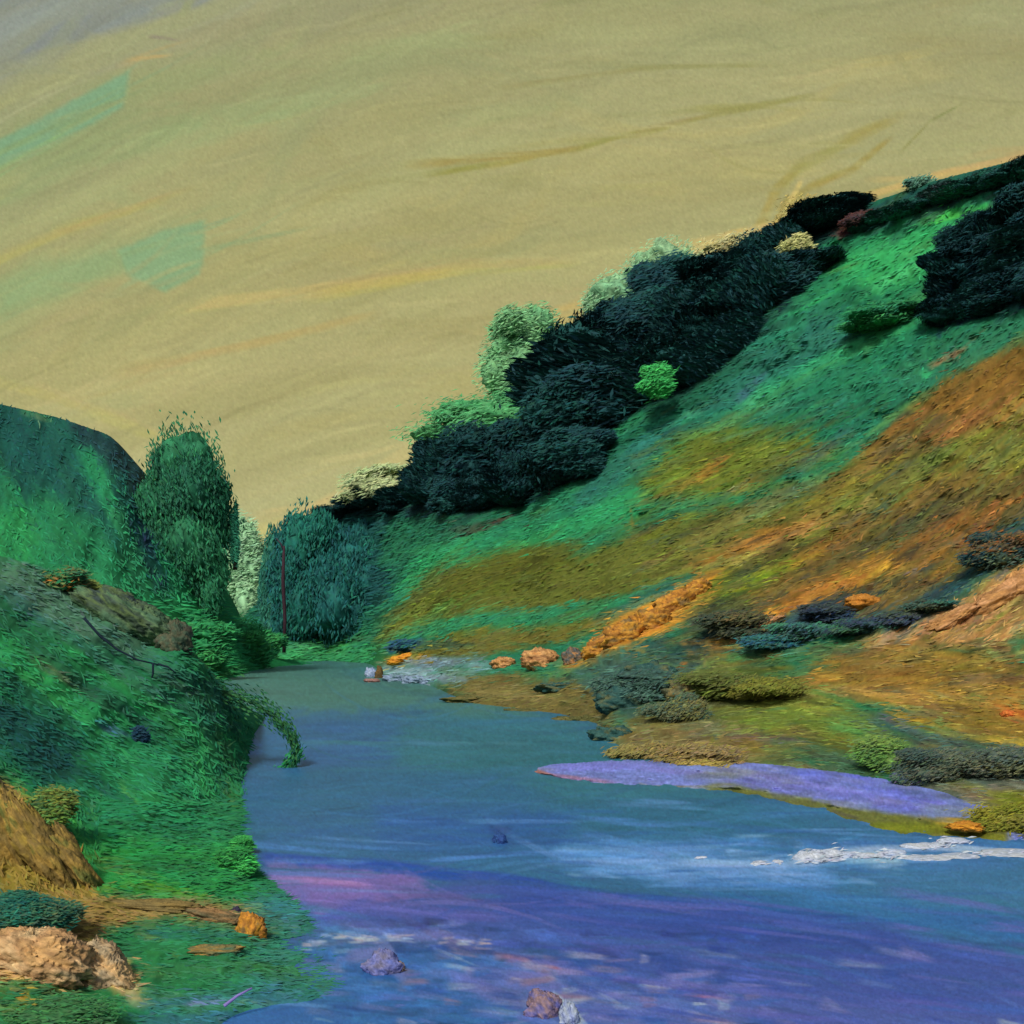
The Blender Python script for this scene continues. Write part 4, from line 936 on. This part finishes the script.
for k, (u, v, w, h, lb) in enumerate([(950, 622, 60, 14, 'long peach rock at the left end of the peach slope'), (990, 606, 64, 20, 'long peach rock in the middle of the peach slope'), (1022, 590, 60, 26, 'palest pink peach rock at the right edge'), (756, 632, 56, 12, 'thin ochre rock slab slanting above the scrub line')]):
    rock_px('peach_rock', u, v, w, h, [(198, 140, 78), (160, 110, 62), (212, 152, 100)], 50 + k, lb, tilt=-.5, depth=14)
for k, (u, v, w, h, pl, lb) in enumerate([(470, 700, 50, 9, 0, 'flat olive rock at the left tip of the low brown shore'), (524, 712, 56, 12, 0, 'olive brown rock along the edge of the low brown shore'), (578, 722, 54, 14, 0, 'olive rock at the right end of the low brown shore'), (612, 738, 40, 20, 1, 'blue green rock where the low brown shore turns towards us'), (622, 706, 54, 26, 1, 'large dark blue green rock on the low shore'), (556, 690, 40, 12, 1, 'blue green rock lying on the brown shore below the peach boulders'), (648, 680, 50, 24, 1, 'dark green rock under the right end of the orange outcrop'), (690, 700, 44, 34, 2, 'tall tan rock left of the rounded olive bush')]):
    rock_px('shore_rock', u, v, w, h, [[(106, 96, 48), (84, 84, 44), (124, 106, 56)], [(60, 92, 80), (40, 78, 72), (100, 98, 62)], [(128, 108, 62), (90, 92, 66), (150, 120, 60)]][pl], 100 + k, lb, depth=12, rough=.6, n=36)
rock_px('red_stone', 1008, 716, 14, 8, [(196, 88, 36), (206, 120, 50)], 55, 'small red orange stone on the tan mound at the right edge')
rock_px('orange_stone', 964, 826, 34, 9, [(206, 138, 38), (190, 120, 40)], 56, 'orange stone at the right end of the lavender gravel', p=on_water(964, 828, .45))
# left bank stones
moss = [(76, 104, 74), (98, 120, 76), (62, 76, 62), (92, 108, 60), (54, 66, 60)]
rock_px('mossy_boulder', 130, 622, 100, 40, moss, 60, 'long mossy grey green boulder on the crest of the left bank', p=surf_bank(126, 622), tilt=.48, depth=22, rough=.35, n=44)
rock_px('mossy_boulder', 176, 646, 34, 34, [(74, 92, 68), (90, 84, 60), (62, 84, 62), (84, 78, 60)], 61, 'rounded brown boulder at the lower end of the long mossy one', p=surf_bank(176, 646), depth=14, n=36)
ochre = [(144, 116, 46), (120, 96, 50), (168, 130, 58), (104, 104, 48)]
for k, (u, v, w, h, tl, lb) in enumerate([(10, 850, 34, 110, -.25, 'tall steep ochre rock at the left edge above the peach boulder'), (42, 862, 34, 106, -.5, 'tall ochre rock leaning left, second from the left edge'), (72, 872, 24, 80, -.55, 'narrow golden ochre rock leaning against the green bank')]):
    p = surf_bank(u, v + 10); rock_px('ochre_rock', u, v, w, h, ochre, 70 + k, lb, p=(p[0], p[1], p[2] + 6 * p[1] / F), tilt=tl, depth=16, rough=.5, n=40)
pk = [(206, 156, 96), (176, 130, 84), (216, 172, 118), (150, 128, 90)]
rock_px('peach_boulder', 30, 968, 116, 66, pk, 80, 'largest peach boulder, lying at the left edge near the bottom', p=surf_bank(30, 968), tilt=.12, depth=34, n=50)
rock_px('peach_boulder', 104, 975, 76, 44, [(206, 160, 104), (176, 150, 112), (150, 120, 84), (214, 170, 110)], 81, 'peach boulder with a greyish right side, right of the largest one', p=surf_bank(104, 980), tilt=.5, depth=26, n=44)
rock_px('orange_rock', 254, 934, 30, 34, orange, 82, 'jagged orange rock at the tip of the low left bank', p=surf_bank(252, 936), tilt=.5, depth=10)
rock_px('brown_rock', 216, 918, 60, 16, [(150, 110, 66), (120, 96, 62), (100, 92, 60)], 83, 'flat brown rock behind the jagged orange one', p=surf_bank(214, 920), tilt=.15, depth=12)
rock_px('brown_rock', 150, 906, 90, 12, [(140, 112, 58), (120, 100, 56)], 84, 'long thin brown rock ledge running to the left of the flat brown rock', p=surf_bank(150, 908), tilt=.03, depth=12)
rock_px('brown_rock', 212, 950, 60, 12, [(160, 118, 54), (112, 100, 60), (70, 100, 74)], 85, 'low tawny rock under the jagged orange one', p=surf_bank(212, 952), tilt=-.05, depth=10)
rock_px('dark_stone', 236, 910, 9, 9, [(66, 50, 74), (48, 48, 60)], 86, 'small purple black stone above the jagged orange rock', p=surf_bank(236, 912))
# stones standing in the river
rock_px('river_stone', 383, 964, 34, 28, [(96, 104, 158), (118, 116, 158), (120, 112, 130)], 90, 'violet grey stone standing in the river below the cream streak', p=on_water(383, 972), depth=12)
rock_px('river_stone', 396, 966, 15, 12, [(196, 160, 120), (150, 128, 122)], 91, 'small tan stone leaning on the violet grey stone', p=on_water(397, 970), depth=6)
rock_px('river_stone', 544, 1008, 36, 36, [(120, 104, 140), (150, 116, 108), (96, 94, 150)], 92, 'brownish violet stone near the bottom middle of the river', p=on_water(544, 1014), depth=13)
rock_px('river_stone', 568, 1014, 18, 30, [(168, 170, 168), (140, 146, 176)], 93, 'pale grey stone just right of the brownish violet one', p=on_water(568, 1022), depth=8)
rock_px('river_stone', 500, 842, 13, 15, [(42, 66, 118), (50, 84, 130)], 94, 'narrow dark blue stone alone in the middle of the river', p=on_water(500, 843), depth=5)
# sticks
def stick(name, pts, r, rgb, label, forks=()):
    o0 = np.array(pts[0]); lst = [([tuple(np.array(p) - o0) for p in pts], [r * x for x in np.linspace(1, .5, len(pts))])]
    t = empty(name, tuple(o0)); tag(t, label, 'branch')
    link('stem', tubes_mesh(name + '_stem', lst, rgb, M_wood), t)
    for fk in forks: link('twig', tubes_mesh(name + '_twig', [([tuple(np.array(p) - o0) for p in fk], [r * .8, r * .65, r * .4])], rgb, M_wood), t)
sY = 84
stick('dead_branch', [at(84, 618, sY), at(100, 636, sY), at(118, 650, sY), at(138, 660, sY), at(160, 665, sY)], 1.5 * sY / F, (22, 36, 46), 'black forked dead branch lying under the long mossy boulder',
      [[at(153, 663, sY), at(153, 674, sY), at(150, 684, sY)], [at(158, 664, sY), at(168, 667, sY), at(176, 673, sY)]])
pA = on_water(224, 1006, .5); pB = on_water(252, 988, .9)
stick('driftwood_stick', [pA, tuple((np.array(pA) + np.array(pB)) / 2 + np.array([0, 0, .05])), pB], 1.8 * 34 / F, (140, 120, 178), 'lilac stick sticking out at the low left bank near the bottom')
# white water
def foam(name, parts, label, seed):
    C_ = []; F_ = []; off = 0
    rs = np.random.default_rng(seed)
    for (u, v, w, h) in parts:
        for j in range(2):
            uu = u + rs.normal(0, w * .2); p = on_water(uu, v + rs.normal(0, h * .08)); s_ = p[1] / F
            co, f, k = blob((p[0], p[1], .0), (w * .48 * s_, w * .34 * s_, h * .46 * s_), int(rs.integers(999)), .3, 18)
            C_.append(co); F_.append(f + off); off += k
    co = np.vstack(C_); c = np.clip(np.array([[176, 182, 178]]) + rs.normal(0, 12, (len(co), 1)) + 26 * fbm(co[:, 0] * 1.3, co[:, 1] * 1.3, 5, 3)[:, None] * np.array([[1.0, .6, -.2]]), 20, 240)
    for (u, v, w, h) in parts:
        n = int(w * h * .16); uu = u + rs.normal(0, w * .34, n); vv = v + rs.normal(0, h * .22, n) + 1
        P = np.array([on_water(a, b) for a, b in zip(uu, vv)]); P[:, 2] = np.abs(rs.normal(0, .12, n)) * min(1, h / 10) + .03
        s_ = P[:, 1] / F; c2 = np.clip(np.array([[182, 186, 180]]) + rs.normal(0, 8, (n, 1)) + rs.normal(0, 3, (n, 3)), 20, 245)
        q, f, cc = dabs(P, np.array([[1.0, .2, .1]]) + rs.normal(0, .3, (n, 3)) * np.array([[1, 1, .3]]), 9.0 * s_ * rs.uniform(.5, 1.6, n), 1.7 * s_ * rs.uniform(.6, 1.4, n), c2, face=np.tile(np.array([[0, -.5, .8]]), (n, 1)))
        co = np.vstack([co, q]); F_.append(f + off); off += len(q); c = np.vstack([c, cc])
    o = link(name, mesh_from(name, co, np.vstack(F_), albedo(c, np.array([1.1, 1.05, .85])), M_foam)); tag(o, label, 'foam', kind='stuff'); return o
foam('white_water', [(812, 858, 26, 16), (828, 856, 26, 14), (846, 856, 26, 9), (866, 856, 26, 6), (888, 856, 24, 10), (898, 853, 14, 8)], 'white crest of foam breaking off the right bank', 1)
foam('white_water', [(930, 846, 30, 7), (950, 842, 30, 8), (925, 858, 40, 4), (960, 856, 40, 3), (1000, 853, 60, 3), (1040, 853, 60, 3)], 'thin white foam along the water edge at the far right', 2)
foam('white_water', [(700, 858, 8, 3), (760, 863, 14, 4), (778, 862, 10, 4)], 'little flecks of foam left of the white crest', 3)

# ================================================================== GROUND COVER
def cover(name, label, pts, chart, cu, cv, angf, Lpx, Wpx, lift=.25, slope=None, jit=.06, spread=3):
    n = len(cu); s_ = pts[:, 1] / F
    rgb = chart.sample(cu + rng.normal(0, spread, n), cv + rng.normal(0, spread * .6, n)); rgb = np.clip(rgb * (1 + rng.normal(0, jit, n))[:, None] + rng.normal(0, 3, (n, 3)), 3, 245)
    a = np.array([angf(u, v) for u, v in zip(cu, cv)]) + rng.normal(0, .3, n)
    dv = np.stack([np.cos(a), .35 * np.cos(a) + .5 * np.sin(-a), -np.sin(a)], -1)
    fc = np.tile(np.array([[-.1, -.62, .75]]), (n, 1)) if slope is None else slope
    dv = np.stack([np.cos(a), .0 * a, -np.sin(a)], -1); dv = dv - fc * (dv * fc).sum(1, keepdims=True)
    co, f, c = dabs(pts + np.array([0, -.5, .5]) * (s_ * .45)[:, None], dv, Lpx * s_ * rng.uniform(.5, 1.5, n), Wpx * s_ * rng.uniform(.6, 1.3, n), rgb, .03, face=fc, nj=.07)
    o = link(name, mesh_from(name, co, f, albedo(c), M_leaf)); tag(o, label, 'grass', kind='stuff')
n = 18000
u_ = rng.uniform(200, 1150, n); t_ = rng.random(n)
X, Y, Z, CV = right_hill(u_, t_)
k = (CV < 640) | (rng.random(n) < .6)
X, Y, Z, CV, u_ = X[k], Y[k], Z[k], CV[k], u_[k]
cover('hillside_grass', 'green, olive and ochre grass and heather covering the right-hand hillside', np.stack([X, Y, Z], -1), R, u_, CV, rang, 13, 2.6)
n = 4500
u_ = rng.uniform(-150, 262, n); t_ = rng.random(n); X, Y, Z, CV = far_left(u_, t_)
cover('far_grass', 'deep green growth covering the far left hill', np.stack([X, Y, Z], -1), A, u_, CV, aang, 12, 2.4)
n = 9500
ii = rng.integers(20, nr - 1, n); jj = rng.integers(60, nc - 6, n)
cover('bank_grass', 'long green grass covering the near left bank', NB[ii, jj], B, bu[ii, jj], bv[ii, jj], bang, 16, 3.2)
n = 15000
u_ = rng.uniform(200, 1150, n); t_ = rng.random(n) * .985
X, Y, Z, CV = right_hill(u_, t_)
k = (CV > 430) & (u_ > 640) | (rng.random(n) < .45)
X, Y, Z, CV, u_ = X[k], Y[k], Z[k], CV[k], u_[k]
cover('hillside_heather', 'long combed tussocks of green, olive and ochre on the right-hand hillside', np.stack([X, Y, Z], -1), R, u_, CV, rang, 17, 2.6, jit=.10, spread=7)
n = 5000
ii = rng.integers(30, nr - 1, n); jj = rng.integers(70, nc - 40, n)
cover('bank_sedge', 'long combed tussocks of sedge sweeping down the near left bank', NB[ii, jj], B, bu[ii, jj], bv[ii, jj], bang, 20, 3.0, jit=.07, spread=6)
n = 3000
u_ = rng.uniform(-150, 240, n); t_ = rng.random(n) * .97; X, Y, Z, CV = far_left(u_, t_)
cover('far_heather', 'long combed tussocks sweeping down the far left hill', np.stack([X, Y, Z], -1), A, u_, CV, aang, 18, 2.8, jit=.07, spread=6)
print('objects', round(time.time() - T0, 1))

# ================================================================== LIGHT, WORLD, CAMERA
w = bpy.data.worlds.new('World'); bpy.context.scene.world = w; w.use_nodes = True
N = w.node_tree.nodes; Lk = w.node_tree.links; bg = N['Background']
sk = N.new('ShaderNodeTexSky'); sk.sky_type = 'NISHITA'; sk.sun_disc = False
EL, AZ = D(44), D(198)
sk.sun_elevation = EL; sk.sun_rotation = AZ; sk.dust_density = 3
Lk.new(sk.outputs[0], bg.inputs['Color']); bg.inputs['Strength'].default_value = .10
sun = bpy.data.lights.new('sun', 'SUN'); sun.energy = 2.6; sun.angle = D(8); sun.color = (1.0, .95, .86)
so = bpy.data.objects.new('sun', sun); col.objects.link(so)
from mathutils import Vector
sd = Vector((math.sin(AZ) * math.cos(EL), math.cos(AZ) * math.cos(EL), math.sin(EL)))
so.rotation_euler = sd.to_track_quat('Z', 'Y').to_euler(); so.location = sd * 100

cam = bpy.data.cameras.new('camera'); co_ = bpy.data.objects.new('camera', cam); col.objects.link(co_)
co_.location = (0, 0, H); co_.rotation_euler = (math.pi / 2, 0, 0)
cam.sensor_width = 36; cam.lens = 36 * F / 1024; cam.shift_y = (HZ - 512) / 1024; cam.clip_end = 6000; cam.clip_start = .1
sc = bpy.context.scene; sc.camera = co_
sc.view_settings.view_transform = 'Standard'; sc.view_settings.look = 'None'; sc.view_settings.exposure = 0; sc.view_settings.gamma = 1
sc.cycles.max_bounces = 4
print('done', round(time.time() - T0, 1))
